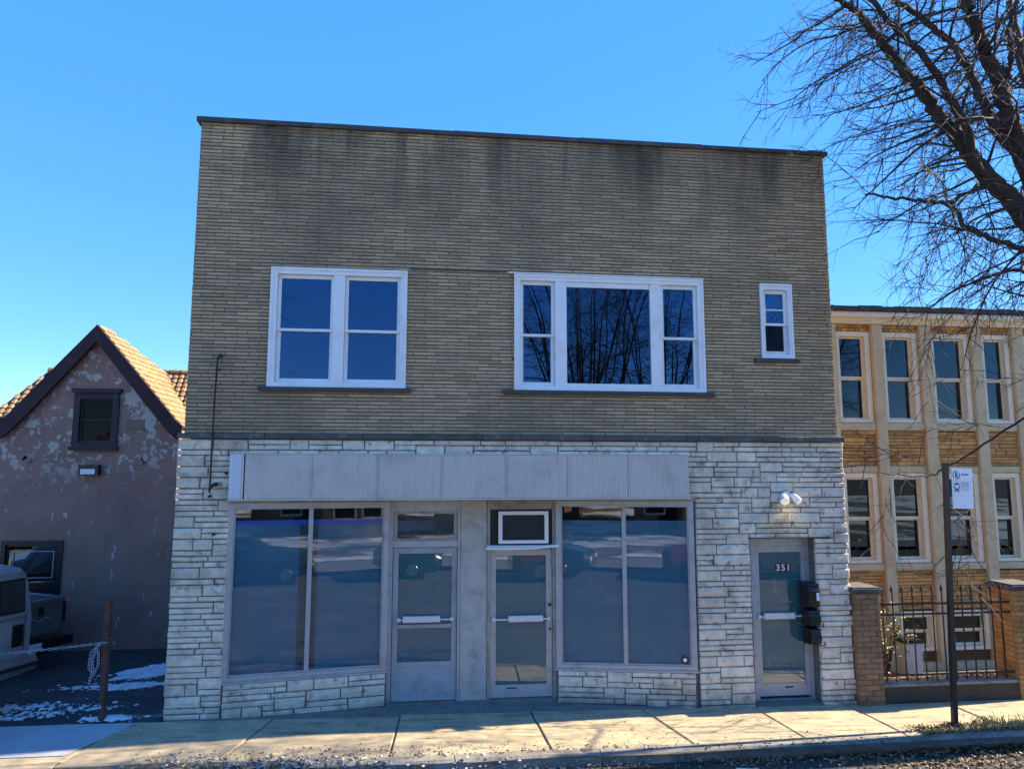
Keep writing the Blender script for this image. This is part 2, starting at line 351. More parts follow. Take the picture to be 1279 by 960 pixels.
crumbs('snow_crumbs', 1900, M['snow'], cluster([(-5.6, .75, .55, .10, R(6), 4), (-4.9, .5, .4, .07, R(10), 2), (-5.5, .25, .5, .05, R(3), 2), (-4.9, 1.8, .35, .05, R(8), 2), (-4.35, 1.72, .26, .09, R(12), 3), (-4.1, 2.75, .6, .2, R(38), 5), (-4.02, .1, .17, .06, 0, 2)]), .006, .045, 77, .35)
def leaves(name, n, fn, s0, s1, m, seed, up=.35):
    rd = random.Random(seed); mb = MB()
    for _ in range(n):
        x, y, z = fn(rd); s = rd.uniform(s0, s1)
        rot = Matrix.Rotation(rd.uniform(0, 6.28), 3, 'Z') @ Matrix.Rotation(rd.gauss(0, up), 3, 'X') @ Matrix.Rotation(rd.gauss(0, up), 3, 'Y')
        c = rd.uniform(.05, .45) * s
        q = [(-s, 0, c*.3), (-.35*s, -.55*s, c), (.45*s, -.5*s, c), (s, 0, c*.2), (.4*s, .5*s, c), (-.4*s, .55*s, c)]
        n0 = len(mb.v)
        for w in q + [(0, 0, 0)]:
            v = rot @ Vector(w); mb.v.append((x + v.x, y + v.y, z + v.z + s * .25))
        for i in range(6): mb.f.append((n0 + i, n0 + (i + 1) % 6, n0 + 6)); mb.m.append(0)
    o = mb.build(name, m); o['kind'] = 'stuff'; return o
M['leaf'] = mat('dead_leaves', (.30, .20, .10), [((.12, .075, .04), 9, .45, .65)], .8, isl=.65)
M['leafred'] = mat('rust_leaves', (.30, .13, .06), [((.12, .06, .03), 9, .45, .65)], .8, isl=.6)
leaves('gutter_leaves', 1100, lambda rd: ((lambda x: (x, kerb_y(x) - .02 - abs(rd.gauss(0, .12)), street_z(x, -1.9) + rd.random() * .03))(rd.uniform(3.4, 8.6) if rd.random() < .8 else rd.uniform(0, 4))), .012, .032, M['leaf'], 21)
leaves('street_leaves', 1500, lambda rd: (rd.uniform(4.6, 9), -1.62 - abs(rd.gauss(0, .35)), street_z(7, -2.2) + .005), .012, .034, M['leaf'], 22)
leaves('verge_leaves', 900, lambda rd: (rd.uniform(6.2, 10), rd.uniform(-1.28, -.96), z0(7) + .015), .010, .028, M['leaf'], 23)
M['drygrass'] = mat('dry_grass', (.30, .26, .11), [((.16, .16, .06), 3, .45, .65)], .8, isl=.5)
gb = MB(); rd = random.Random(31)
for _ in range(1500):
    x = 6.3 + 4 * rd.random() ** 1.3; y = rd.uniform(-1.26, -.94 if x > 6.7 else -1.05); h = rd.uniform(.03, .10) * (1.2 if x > 7.1 else .7); a = rd.uniform(0, 6.28); l = rd.uniform(.01, .06)
    ww = .005; c, s = math.cos(a), math.sin(a)
    gb.poly([(x - s*ww, y + c*ww, z0(x)), (x + s*ww, y - c*ww, z0(x)), (x + c*l*.5 + s*ww*.6, y + s*l*.5 - c*ww*.6, z0(x) + h*.7), (x + c*l*1.2, y + s*l*1.2, z0(x) + h)])
gb.build('dry_grass_tufts', M['drygrass'])['kind'] = 'stuff'
cr = MB(); rd = random.Random(12)
for x0_, x1_, yy in ((-.3, 1.44, -.72), (1.5, 3.02, -.66), (3.1, 4.3, -.78), (-1.9, -.9, -.62), (5.0, 5.9, -.9)):
    n = int((x1_ - x0_) / .06); P = []; y = yy
    for i in range(n + 1): y += rd.gauss(0, .008) + (yy - y) * .1; P.append((x0_ + (x1_ - x0_) * i / n, y, rd.uniform(.0015, .0055)))
    for (xa, ya, wa), (xb, yb, wb) in zip(P, P[1:]): cr.poly([(xa, ya - wa, z0(xa) + .0085), (xb, yb - wb, z0(xb) + .0085), (xb, yb + wb, z0(xb) + .0085), (xa, ya + wa, z0(xa) + .0085)])
cr.build('crack_dirt', M['dirt'])['kind'] = 'stuff'
leaves('pavement_leaves', 90, lambda rd: ((lambda x: (x, rd.uniform(-1.4, -.2), z0(x) + .004))(rd.uniform(-1.5, 8))), .008, .02, M['leaf'], 24)
lt = MB(); rd = random.Random(4)
rg = []
for i in range(5):
    t = i / 4; rg.append([(3.56 + .26 * t, -1.86 + .03 * rd.random() + a * .09, street_z(3.6, -2) + .012 + .02 * math.sin(a * 3.1) * rd.random() + .01 * rd.random()) for a in (0, .35, .7, 1)])
for i in range(4):
    for j in range(3): lt.poly([rg[i][j], rg[i+1][j], rg[i+1][j+1], rg[i][j+1]])
tag(lt.build('paper_scrap', M['white']), 'crumpled white paper scrap lying in the gutter below the kerb', 'litter')

# ------------------------------------------------------------------ the two storey brick and stone building
X0, X1 = -3.27, 6.10
bld = thing('storefront_building', 'two storey building of thin grey brown brick over pale stone with a vacant shopfront', 'building', (1.4, 0, 0))
def shell(mb, x0, x1, z0_, z1, y0, y1, holes, mi=0):
    xs = sorted({x0, x1, *[h[0] for h in holes], *[h[1] for h in holes]}); zs = sorted({z0_, z1, *[h[2] for h in holes], *[h[3] for h in holes]})
    xs = [x for x in xs if x0 <= x <= x1]; zs = [z for z in zs if z0_ <= z <= z1]
    inside = lambda cx, cz: any(h[0] < cx < h[1] and h[2] < cz < h[3] for h in holes)
    for i in range(len(xs) - 1):
        for j in range(len(zs) - 1):
            a, b, c, d = xs[i], xs[i+1], zs[j], zs[j+1]
            if inside((a+b)/2, (c+d)/2): continue
            mb.poly([(a,y0,c),(b,y0,c),(b,y0,d),(a,y0,d)], mi); mb.poly([(b,y1,c),(a,y1,c),(a,y1,d),(b,y1,d)], mi)
            if i == 0 or inside(xs[i-1]*.5+xs[i]*.5, (c+d)/2): mb.poly([(a,y1,c),(a,y0,c),(a,y0,d),(a,y1,d)], mi)
            if i == len(xs)-2 or inside(xs[i+1]*.5+xs[i+2]*.5, (c+d)/2): mb.poly([(b,y0,c),(b,y1,c),(b,y1,d),(b,y0,d)], mi)
            if j == 0 or inside((a+b)/2, zs[j-1]*.5+zs[j]*.5): mb.poly([(a,y1,c),(b,y1,c),(b,y0,c),(a,y0,c)], mi)
            if j == len(zs)-2 or inside((a+b)/2, zs[j+1]*.5+zs[j+2]*.5): mb.poly([(a,y0,d),(b,y0,d),(b,y1,d),(a,y1,d)], mi)
W1 = (-2.21, -.335, 4.385, 6.06); W2 = (1.21, 4.05, 4.385, 6.075); W3 = (4.95, 5.45, 4.915, 6.05)
mb = MB(); shell(mb, X0 + .004, X1 - .004, 3.70, 8.14, .012, .26, [W1, W2, W3])
mb.build('mortar_wall', M['mortar'], bld)
SHOP = (-2.64, 3.82, -1, 2.95); DOOR = (4.645, 5.645, -1, 2.265)
mb = MB(); shell(mb, X0 - .02, X1 + .02, -.5, 3.66, -.018, .36, [SHOP, DOOR])
mb.build('stone_backing', M['joint'], bld)
cb = mat('common_brick', (.20, .13, .10), [((.12, .08, .065), 3, .45, .7), ((.25, .2, .17), 30, .5, .75)], .9, .5, 60)
mb = MB()
mb.box(X0 + .006, X0 + .25, .262, 4.5, -.4, 8.02); mb.box(X1 - .25, X1 - .006, .262, 4.5, -.4, 8.02); mb.box(X0 + .252, X1 - .252, 4.26, 4.5, -.4, 8.02)
mb.box(X0 + .006, X1 - .006, 4.503, 13, -.4, 3.6)
mb.build('side_wall', cb, bld)
mb = MB(); mb.box(X0 + .252, X1 - .252, .27, 4.25, 7.75, 7.85); mb.build('flat_roof', M['black'], bld)
mb = MB(); mb.box(X0 + .252, X1 - .252, .40, 4.25, 3.05, 3.35); mb.box(X0 + .255, X1 - .255, 1.0, 4.25, -.2, .06); mb.build('interior_floor', M['dark'], bld)

# bricks: thin roman bricks in running bond, 300 as objects, the rest one mesh
CO = .0508; LEN = .305; JO = .0125; JH = .007
holes = [(a - .0, b + .0, c, d) for a, b, c, d in (W1, W2, W3)]
rows = []; z = 3.745; r_ = 0; rb = random.Random(11)
full = []; other = []
while z < 8.12:
    off = (r_ % 2) * LEN / 2 + rb.uniform(-.03, .03)
    x = X0 - off
    zt = z + CO - JO
    while x < X1:
        xa, xb = max(x, X0), min(x + LEN - JH, X1)
        segs = [(xa, xb)]
        for h in holes:
            if zt > h[2] + .004 and z < h[3] - .004:
                ns = []
                for a, b in segs:
                    if b <= h[0] or a >= h[1]: ns.append((a, b)); continue
                    if a < h[0]: ns.append((a, h[0]))
                    if b > h[1]: ns.append((h[1], b))
                segs = ns
        for a, b in segs:
            if b - a < .03: continue
            (full if abs((b - a) - (LEN - JH)) < 1e-6 else other).append((a, b, z, zt))
        x += LEN
    z += CO; r_ += 1
camp = Vector((0, -10, 3.25))
full.sort(key=lambda q: (Vector(((q[0]+q[1])/2, 0, q[2])) - camp).length)
vari = []
for k in range(8):
    mb = MB(); L2 = (LEN - JH) / 2; H2 = (CO - JO) / 2
    mb.cbox(-L2, L2, rb.uniform(-.006, .003), .03, -H2 + rb.uniform(0, .002), H2 - rb.uniform(0, .002), .0035)
    vari.append(mb.mesh('brick', M['brick']))
br0 = Vector((1.4, 0, 0))
for a, b, c, d in full[:300]:
    o = link('brick', rb.choice(vari), bld); o.location = Vector(((a + b) / 2, rb.uniform(-.002, .002), (c + d) / 2)) - br0
mb = MB()
for a, b, c, d in full[300:] + other:
    mb.cbox(a + rb.uniform(0, .002), b - rb.uniform(0, .002), rb.uniform(-.008, .004), .03, c + rb.uniform(0, .002), d - rb.uniform(0, .002), .0035)
mb.build('brickwork', M['brick'], bld, kind='stuff')

# coping and belt course
cx_ = [X0 - .05, -1.55, .3, 2.2, 4.1, X1 + .05]
for i in range(5):
    mb = MB(); a, b = cx_[i] + .0008, cx_[i + 1] - .0008
    mb.prism([(a, 8.142), (b, 8.142), (b, 8.205 + rb.uniform(-.006, .006)), (a, 8.205 + rb.uniform(-.006, .006))], -.055 + rb.uniform(-.006, .006), .34)
    mb.build('coping_section', M['coping'], bld)
lx_ = [X0 - .06, -2.2, -.9, .75, 2.3, 3.9, 5.2, X1 + .05]
for i in range(len(lx_) - 1):
    mb = MB(); mb.cbox(lx_[i] + .003, lx_[i + 1] - .003, -.10 + rb.uniform(-.006, .006), .01, 3.664, 3.738 + rb.uniform(-.004, .004), .008)
    mb.build('belt_stone', M['ledge'], bld)

# rock faced ashlar: random courses on a grid, each stone its own mesh
U = .0735; CW = .05
def ashlar(x0, x1, ztop, zbot, inmask, fn, seed, m, y=-.05, minw=3, limit=None):
    rd = random.Random(seed); nc = int(round((x1 - x0) / CW)); nr = int(math.ceil((ztop - zbot) / U)); cw = (x1 - x0) / nc
    use = [[inmask(x0 + (c + .5) * cw, ztop - (r + .5) * U) for c in range(nc)] for r in range(nr)]
    last = [set() for _ in range(nr + 2)]; out = []
    for r in range(nr):
        c = 0
        while c < nc:
            if not use[r][c]: c += 1; continue
            e = c
            while e < nc and use[r][e]: e += 1
            tall = rd.random() < .34
            if r + 1 >= nr: tall = False
            w = rd.choice([5, 6, 7, 8, 9]) if tall else rd.choice([6, 7, 8, 9, 11, 13, 16])
            w = min(w, e - c)
            if e - c - w < minw: w = e - c if e - c <= 13 else w - minw
            for _ in range(4):
                if (c + w) in last[r] and w > 4 and c + w != e: w -= 1
            w = max(1, w)
            if tall:
                ok = all(use[r + 1][k] for k in range(c, c + w))
                # do not strand a sliver in the row below
                if ok:
                    lft = 0
                    k = c - 1
                    while k >= 0 and use[r + 1][k]: lft += 1; k -= 1
                    rgt = 0; k = c + w
                    while k < nc and use[r + 1][k]: rgt += 1; k += 1
                    ok = (lft == 0 or lft >= minw) and (rgt == 0 or rgt >= minw)
                tall = ok
            h = 2 if tall else 1
            for rr in range(r, r + h):
                for k in range(c, c + w): use[rr][k] = False
            last[r + h].update((c, c + w)); last[r + 1].update((c, c + w))
            out.append((x0 + c * cw, x0 + (c + w) * cw, ztop - (r + h) * U, ztop - r * U))
            c += w
    for a, b, c, d in out:
        stone(a, b, c, d, y, fn, rd, m)
    return out
nstones = [0]; REST = MB()
def stone(a, b, c, d, y, fn, rd, m):
    j = .0062
    a += j + rd.uniform(-.002, .003); b -= j + rd.uniform(-.002, .003); c += j + rd.uniform(-.002, .002); d -= j + rd.uniform(-.002, .002)
    if a < X0 + .02: a -= rd.uniform(0, .012)
    if b > X1 - .03: b += rd.uniform(-.006, .026)
    nx = max(2, min(5, int((b - a) / .09))); nz = 2 if d - c > .1 else 1
    y += rd.uniform(-.008, .006); ch = rd.uniform(.008, .014)
    mb = MB()
    G = {}
    for i in range(nx + 1):
        for k in range(nz + 1):
            ed = i in (0, nx) or k in (0, nz)
            fx = a + ch + (b - a - 2 * ch) * i / nx + (0 if i in (0, nx) else rd.uniform(-.012, .012)); fz = c + ch + (d - c - 2 * ch) * k / nz + rd.uniform(-.002, .002)
            G[i, k] = len(mb.v); mb.v.append((fx, y + (rd.uniform(-.003, .004) if ed else rd.uniform(-.014, .002)), fz))
    for i in range(nx):
        for k in range(nz): mb.f.append((G[i,k], G[i+1,k], G[i+1,k+1], G[i,k+1])); mb.m.append(0)
    rim = [G[i, 0] for i in range(nx + 1)] + [G[nx, k] for k in range(1, nz + 1)] + [G[i, nz] for i in range(nx - 1, -1, -1)] + [G[0, k] for k in range(nz - 1, 0, -1)]
    n0 = len(mb.v); back = []
    for q in rim:
        vx, vy, vz = mb.v[q]
        ex = a if vx < a + ch * 1.3 else b if vx > b - ch * 1.3 else vx; ez = c if vz < c + ch * 1.5 and q in rim else d if vz > d - ch * 1.5 else vz
        back.append((ex + rd.uniform(-.0015, .0015), vy + ch, ez + rd.uniform(-.0015, .0015)))
    mb.v += back; k_ = len(rim); n1 = len(mb.v); mb.v += [(p[0], .0 + y + .058, p[2]) for p in back]
    for i in range(k_):
        q = (i + 1) % k_
        mb.f.append((rim[i], rim[q], n0 + q, n0 + i)[::-1]); mb.m.append(0); mb.f.append((n0 + i, n0 + q, n1 + q, n1 + i)[::-1]); mb.m.append(0)
    if fn: mb.xform(fn)
    nstones[0] += 1
    if nstones[0] <= 300: mb.build('stone', m, bld)
    else:
        n0 = len(REST.v); REST.v += mb.v; REST.f += [tuple(n0 + i for i in f) for f in mb.f]; REST.m += mb.m
def mask(x, zz):
    if SHOP[0] < x < SHOP[1] - (.09 if zz > 2.85 else 0) and zz < 3.45: return False
    if DOOR[0] < x < DOOR[1] and zz < DOOR[3]: return False
    return zz > z0(x) - .10
M['stone2'] = M['stone']
ashlar(X0 - .05, X1 + .03, 3.66, -.2, mask, None, 3, M['stone'])

# ---- windows
gl_up = glass('upstairs_glass', .115, (.4, .46, .52), wave=.012, gcol=(.30, .58, 1))
gl_shop = glass('shop_glass', .052, (.9, .93, .95), wave=.03, rough=.012)
gl_door = glass('door_glass', .06, (.9, .93, .95), wave=.02, rough=.012)
def pane(parent, x0, x1, z0_, z1, y, m, fn=None, t=.006):
    b = MB(); b.box(x0, x1, y, y + t, z0_, z1); ta, tb = rb.uniform(-.004, .004), rb.uniform(-.003, .003)
    b.v = [(p[0], p[1] + ta * (p[0] - x0) + tb * (p[2] - z0_), p[2]) for p in b.v]
    if fn: b.xform(fn)
    return b.build('pane', m, parent)
def double_hung(win, x0, x1, z0_, z1, mid, muntin=False):
    """two sashes, upper one in front"""
    s = MB(); s.ring(x0, x1, .03, .065, mid - .018, z1, .045, .045, .036, .05)
    if muntin: s.box(x0 + .045, x1 - .045, .034, .06, mid + .215, mid + .235)
    s.build('upper_sash', M['vinyl'], win)
    s = MB(); s.ring(x0, x1, .068, .10, z0_, mid + .012, .05, .05, .065, .032); s.build('lower_sash', M['vinyl'], win)
    pane(win, x0 + .043, x1 - .043, mid + .017, z1 - .048, .046, gl_up); pane(win, x0 + .048, x1 - .048, z0_ + .063, mid - .019, .082, gl_up)
def window(x0, x1, z0_, z1, casing=.085):
    w = MB(); y0 = -.03
    w.ring(x0, x1, y0, .11, z0_, z1, casing, casing, .055, .085)
    w.ring(x0 - .006, x1 + .006, y0 - .014, y0 - .001, z0_ - .004, z1 + .006, .036, .036, .03, .036)
    return w
room = MB()
for h in (W1, W2, W3):
    room.box(h[0] - .1, h[1] + .1, 1.6, 1.62, h[2] - .3, h[3] + .2)
room.build('dark_backing', mat('dim_room', (.05, .05, .055), [], .9), bld)
w = window(*W1); xm = (-1.38 - 1.17) / 2
w.box(xm - .075, xm + .075, -.02, .11, W1[2] + .056, W1[3] - .086)
win1 = w.build('window', M['vinyl'], bld)
double_hung(win1, W1[0] + .088, xm - .078, W1[2] + .058, W1[3] - .088, 5.19); double_hung(win1, xm + .078, W1[1] - .088, W1[2] + .058, W1[3] - .088, 5.19)
w = window(*W2)
for xa in (1.79 + .10, 3.32): w.box(xa - .085, xa + .085, -.022, .11, W2[2] + .056, W2[3] - .086)
w.box(1.978, 3.232, -.005, .05, W2[2] + .057, W2[2] + .105); w.box(1.978, 3.232, -.005, .05, W2[3] - .16, W2[3] - .088)
win2 = w.build('window', M['vinyl'], bld)
double_hung(win2, W2[0] + .088, 1.802, W2[2] + .058, W2[3] - .088, 5.19); double_hung(win2, 3.408, W2[1] - .088, W2[2] + .058, W2[3] - .088, 5.19)
pane(win2, 1.976, 3.234, W2[2] + .10, W2[3] - .155, .02, gl_up)
w = window(*W3, casing=.06); win3 = w.build('window', M['vinyl'], bld)
double_hung(win3, W3[0] + .063, W3[1] - .063, W3[2] + .058, W3[3] - .088, 5.44, True)
for a, b, zz in ((-2.31, -.25, 4.35), (1.05, 4.17, 4.35), (4.83, 5.53, 4.875)):
    mb = MB(); mb.cbox(a, b, -.075, .10, zz - .03, zz + .028, .008); mb.build('window_sill', M['darksill'], bld)
b = MB(); b.box(W3[0] + .11, W3[1] - .11, .060, .066, W3[2] + .12, 5.42); b.build('insect_screen', glass('dark_screen', .006, (.3, .3, .31), blend=.02), win3)
# flashing strips over the wide windows
mb = MB(); mb.box(1.12, 4.06, -.055, .01, 6.084, 6.10); mb.build('head_flashing', M['vinyl'], bld)
mb = MB(); mb.box(-.30, 1.10, -.012, .004, 6.10, 6.114); mb.build('lintel_joint', M['darksill'], bld)

# ---- fascia of corrugated metal panels
fx = [-2.43, -1.555, -.68, .195, 1.08, 1.96, 2.83, 3.72]
FZ0, FZ1 = 2.862, 3.455
def corrugated(a, b, zb, zt, y, n):
    mb = MB(); st = (b - a) / n
    prof = []
    for i in range(n):
        x = a + i * st; prof += [(x + st * .12, y), (x + st * .38, y - .010), (x + st * .62, y - .010), (x + st * .88, y)]
    prof = [(a, y)] + prof + [(b, y)]
    for i in range(len(prof) - 1):
        (p0, q0), (p1, q1) = prof[i], prof[i + 1]; mb.poly([(p0, q0, zb), (p1, q1, zb), (p1, q1, zt), (p0, q0, zt)])
    k = len(prof)
    mb.poly([(p, q, zt) for p, q in prof] + [(b, .0, zt), (a, .0, zt)]); mb.poly([(p, q, zb) for p, q in prof] + [(b, .0, zb), (a, .0, zb)])
    return mb
fas = MB(); fas.box(-2.62, 3.745, -.148, -.03, FZ0 - .02, FZ0 - .003); fas.box(-2.62, 3.745, -.148, -.03, FZ1 + .003, FZ1 + .014)
fas.box(-2.455, -2.437, -.156, -.03, FZ0, FZ1)
for x in fx[1:-1]: fas.box(x - .007, x + .007, -.157, -.03, FZ0, FZ1)
fas = fas.build('fascia_trim', M['fascia'], bld)
for i in range(len(fx) - 1): corrugated(fx[i] + .010, fx[i + 1] - .010, FZ0 + .002, FZ1 - .002, -.140 + rb.uniform(-.004, .004), 34).build('fascia_panel', M['fascia'], bld)
corrugated(-2.62, -2.46, FZ0 + .002, FZ1 - .002, -.145, 4).build('fascia_panel', mat('pale_metal', (.62, .65, .70), [], .45, metal=.1), bld)
mb = MB(); mb.box(-2.64, 3.82, -.028, .62, FZ0 + .005, FZ0 + .04); mb.build('soffit', M['alubrown'], bld)
mb = MB(); mb.box(-2.61, 3.70, -.02, .0, FZ0 + .045, 3.44); mb.build('fascia_backing', M['black'], bld)

# ---- shop windows on angled walls
def along(A, B):
    A = Vector((*A, 0)); B = Vector((*B, 0)); d = (B - A).normalized(); nrm = Vector((d.y, -d.x, 0))      # nrm faces the street
    if nrm.y > 0: nrm = -nrm
    return (B - A).length, lambda v: (A.x + d.x * v.x - nrm.x * v.y, A.y + d.y * v.x - nrm.y * v.y, v.z)
def shop_window(A, B, zs, ms, right):
    Ln, fn = along(A, B)
    f = MB(); zt = 2.80
    f.ring(0, Ln, -.03, .06, zs, zt, .075, .075, .055, .06, 0)
    f.ring(.077, Ln - .077, -.012, .03, zs + .057, zt - .062, .018, .018, .018, .02, 0)
    f.box(ms - .03, ms + .03, -.02, .04, zs + .076, zt - .083)
    f.box(-.02, Ln + .02, -.045, .05, zs - .028, zs - .003); f.xform(fn)
    win = f.build('shop_window', M['alu'], bld)
    pane(win, .085, ms - .028, zs + .07, zt - .075, .01, gl_shop, fn); pane(win, ms + .028, Ln - .085, zs + .07, zt - .075, .01, gl_shop, fn)
    hd = MB(); hd.box(-.03, Ln + .03, -.04, .10, zt + .003, FZ0 + .003); hd.xform(fn); hd.build('head_trim', M['alubrown'], win)
    return win, Ln, fn
LW, LL, lfn = shop_window((-2.645, .0), (-.535, .335), .505, 1.07, False)
RW, RL, rfn = shop_window((1.865, .375), (3.81, .0), .455, .985, True)
def card(x0, x1, z0_, z1, y, name, m, fn, parent):
    b = MB(); b.box(x0, x1, y, y + .004, z0_, z1); b.xform(fn); return b.build(name, m, parent)
card(.08, LL - .08, .55, 2.53, .045, 'window_film', M['film'], lfn, LW)
card(.08, LL - .08, 2.50, 2.565, .041, 'blue_tape', M['tape'], lfn, LW)
card(.93, 1.17, .56, 2.50, .040, 'brown_paper_strip', M['brownfilm'], lfn, LW)
card(.08, RL - .08, .50, 2.52, .045, 'window_film', M['film'], rfn, RW)
dk = MB(); dk.cyl((0, 0, 0), (0, 1, 0), .004, .05, 20, 0); dk.cyl((0, -.003, 0), (0, 1, 0), .004, .028, 20, 1)
dk.xform(lambda v: rfn(Vector((RL - .17, .004, .59)) + v)); dk.build('security_decal', [M['black'], M['numeral']], RW)
# low stone walls under them
hL = lambda x, zz: zz > .0
ashlar(0.03, LL - .01, .475, -.02, lambda x, zz: True, lfn, 17, M['stone'], y=-.052)
ashlar(0.02, RL - .03, .425, -.12, lambda x, zz: True, rfn, 23, M['stone'], y=-.052)
for Ln, fn, zt in ((LL, lfn, .476), (RL, rfn, .426)):
    b = MB(); b.box(.0, Ln, -.02, .25, -.45, zt); b.xform(fn); b.build('low_wall_backing', M['joint'], bld)

if REST.f: REST.build('stonework', M['stone'], bld, kind='stuff')
# ---- entrance between the windows
YE = .40
mb = MB(); mb.cbox(.475, .865, YE - .005, YE + .12, .03, FZ0, .006); mb.build('pilaster_panel', M['stucco_grey'], bld)
mb = MB()
mb.box(-.545, -.478, YE - .02, YE + .10, .02, FZ0); mb.box(.442, .473, YE - .02, YE + .10, .02, FZ0)
mb.box(-.476, .44, YE - .012, YE + .10, 2.66, FZ0); mb.box(-.476, .44, YE - .012, YE + .10, 2.155, 2.245)
mb.build('entrance_frame', M['alu'], bld)
mb = MB(); mb.box(.868, .905, YE - .02, YE + .10, .02, FZ0); mb.box(1.815, 1.868, YE - .02, YE + .10, .02, FZ0)
mb.box(.907, 1.813, YE - .012, YE + .10, 2.68, FZ0)
mb.build('entrance_frame', M['alubrown'], bld)
tr = MB(); tr.ring(-.474, .438, YE + .0, YE + .06, 2.247, 2.658, .055, .055, .03, .035); tr = tr.build('transom', M['alubrown'], bld)
pane(tr, -.42, .385, 2.275, 2.625, YE + .02, gl_door)
b = MB(); b.box(-.42, .385, YE + .035, YE + .04, 2.275, 2.625); b.build('transom_blind', M['transom'], tr)
mb = MB(); mb.box(-.55, 1.87, YE - .06, YE + .14, -.1, .045); mb.build('threshold', M['apron'], bld)

def shop_door(x0, x1, zb, zt, y, m, stiles=.075, top=.085):
    d = MB(); d.box(x0, x0 + stiles, y, y + .045, zb, zt); d.box(x1 - stiles, x1, y, y + .045, zb, zt)
    d.box(x0 + stiles, x1 - stiles, y + .001, y + .044, zt - top, zt)
    return d
def push_bar(door, xa, xb, x0, x1, zc, y, h=.085):
    p = MB(); p.cbox(xa, xb, y - .075, y - .03, zc - h / 2, zc + h / 2, .006)
    p.tube([(x0, y - .045, zc - .01), (x1, y - .045, zc - .01)], .012, 8)
    p.box(x0 - .02, x0 + .025, y - .06, y, zc - .03, zc + .015); p.box(x1 - .025, x1 + .02, y - .06, y, zc - .03, zc + .015)
    p.build('push_bar', M['bar'], door)
# left door: two panes over a flat panel
d = shop_door(-.47, .435, .055, 2.145, YE + .02, M['alu'], .075, .08)
d.box(-.395, .36, YE + .021, YE + .064, .055, .13); d.box(-.395, .36, YE + .021, YE + .064, .515, .575); d.box(-.395, .36, YE + .013, YE + .064, 1.035, 1.085)
d1 = d.build('shop_door', M['panelgrey'], bld)
b = MB(); b.box(-.395, .36, YE + .035, YE + .055, .131, .514); b.build('kick_panel', M['panelgrey'], d1)
pane(d1, -.395, .36, 1.086, 2.064, YE + .035, gl_door); pane(d1, -.395, .36, .576, 1.034, YE + .035, gl_door)
b = MB(); b.box(-.395, .36, YE + .048, YE + .054, .576, 2.064); b.build('window_film', M['film2'], d1)
push_bar(d1, -.32, .20, -.38, .37, 1.165, YE + .02)
b = MB(); b.box(.385, .41, YE + .0, YE + .02, 1.0, 1.12); b.build('pull_handle', M['alu'], d1)
# right door: one tall pane
d = shop_door(.91, 1.81, .055, 2.105, YE + .02, M['alu'], .085, .085)
d.box(.995, 1.725, YE + .021, YE + .064, .055, .225)
d2 = d.build('shop_door', mat('warm_aluminium', (.45, .445, .435), [((.33, .32, .30), 5, .5, .75)], .42, .1, 60, metal=.2), bld)
pane(d2, .995, 1.725, .226, 2.019, YE + .035, gl_door)
b = MB(); b.box(.995, 1.725, YE + .048, YE + .054, .226, 2.019); b.build('window_film', M['film2'], d2)
push_bar(d2, 1.17, 1.67, .96, 1.76, 1.14, YE + .02)
for zz, rr in ((1.32, .022), (.98, .016)): b = MB(); b.cyl((1.775, YE + .012, zz), (0, 1, 0), .03, rr, 12); b.build('door_lock', M['black'], d2)
b = MB(); b.box(1.15, 1.30, YE + .012, YE + .019, .175, .19); b.build('mail_slot', M['black'], d2)
# filler round the air conditioner and its drip rail
mb = MB(); mb.ring(.907, 1.813, YE + .03, YE + .08, 2.178, 2.678, .11, .075, .006, .02); mb.build('transom_filler', M['black'], bld)
mb = MB(); mb.tube([(.84, YE - .10, 2.135), (1.1, YE - .11, 2.13), (1.5, YE - .11, 2.135), (1.90, YE - .10, 2.165)], .022, 8); mb.box(.86, 1.88, YE - .09, YE + .04, 2.152, 2.172); mb.build('drip_rail', M['white'], bld)
ac = thing('window_air_conditioner', 'air conditioner with white front frame set above the right shop door', 'air conditioner', (1.38, YE, 2.19))
b = MB(); b.ring(1.02, 1.745, YE - .10, YE - .04, 2.20, 2.655, .055, .055, .045, .05); b.build('front_frame', M['white'], ac)
b = MB(); b.box(1.03, 1.735, YE - .038, YE + .5, 2.205, 2.65); b.build('casing', M['grille'], ac)
b = MB()
for i in range(16): b.box(1.078, 1.688, YE - .075, YE - .045, 2.255 + i * .0215, 2.264 + i * .0215)
b.build('louvre', M['grille'], ac)

# ---- right hand door in its recess
YD = .19
mb = MB(); mb.ring(4.65, 5.64, YD - .02, YD + .08, -.04, 2.25, .15, .055, .01, .11)
mb.build('door_frame', [M['alu'], M['stucco_grey']], bld)
d = shop_door(4.803, 5.583, .01, 2.135, YD, M['alu'], .06, .09); d.box(4.863, 5.523, YD + .001, YD + .044, .01, .18)
d3 = d.build('entrance_door', M['alu'], bld)
pane(d3, 4.863, 5.523, .181, 2.044, YD + .015, gl_door)
b = MB(); b.box(4.863, 5.523, YD + .028, YD + .034, .181, 2.044); b.build('window_film', M['film2'], d3)
push_bar(d3, 4.89, 5.36, 4.82, 5.57, 1.14, YD)
b = MB(); b.box(5.2, 5.32, YD - .006, YD, .12, .14); b.build('mail_slot', M['black'], d3)
mb = MB(); mb.box(4.65, 5.64, -.06, .36, -.3, -.045); mb.build('door_step', M['apron'], bld)
mb = MB(); mb.box(4.6, 5.85, -.062, -.02, 2.268, 2.283); mb.build('steel_lintel', M['darksill'], bld)
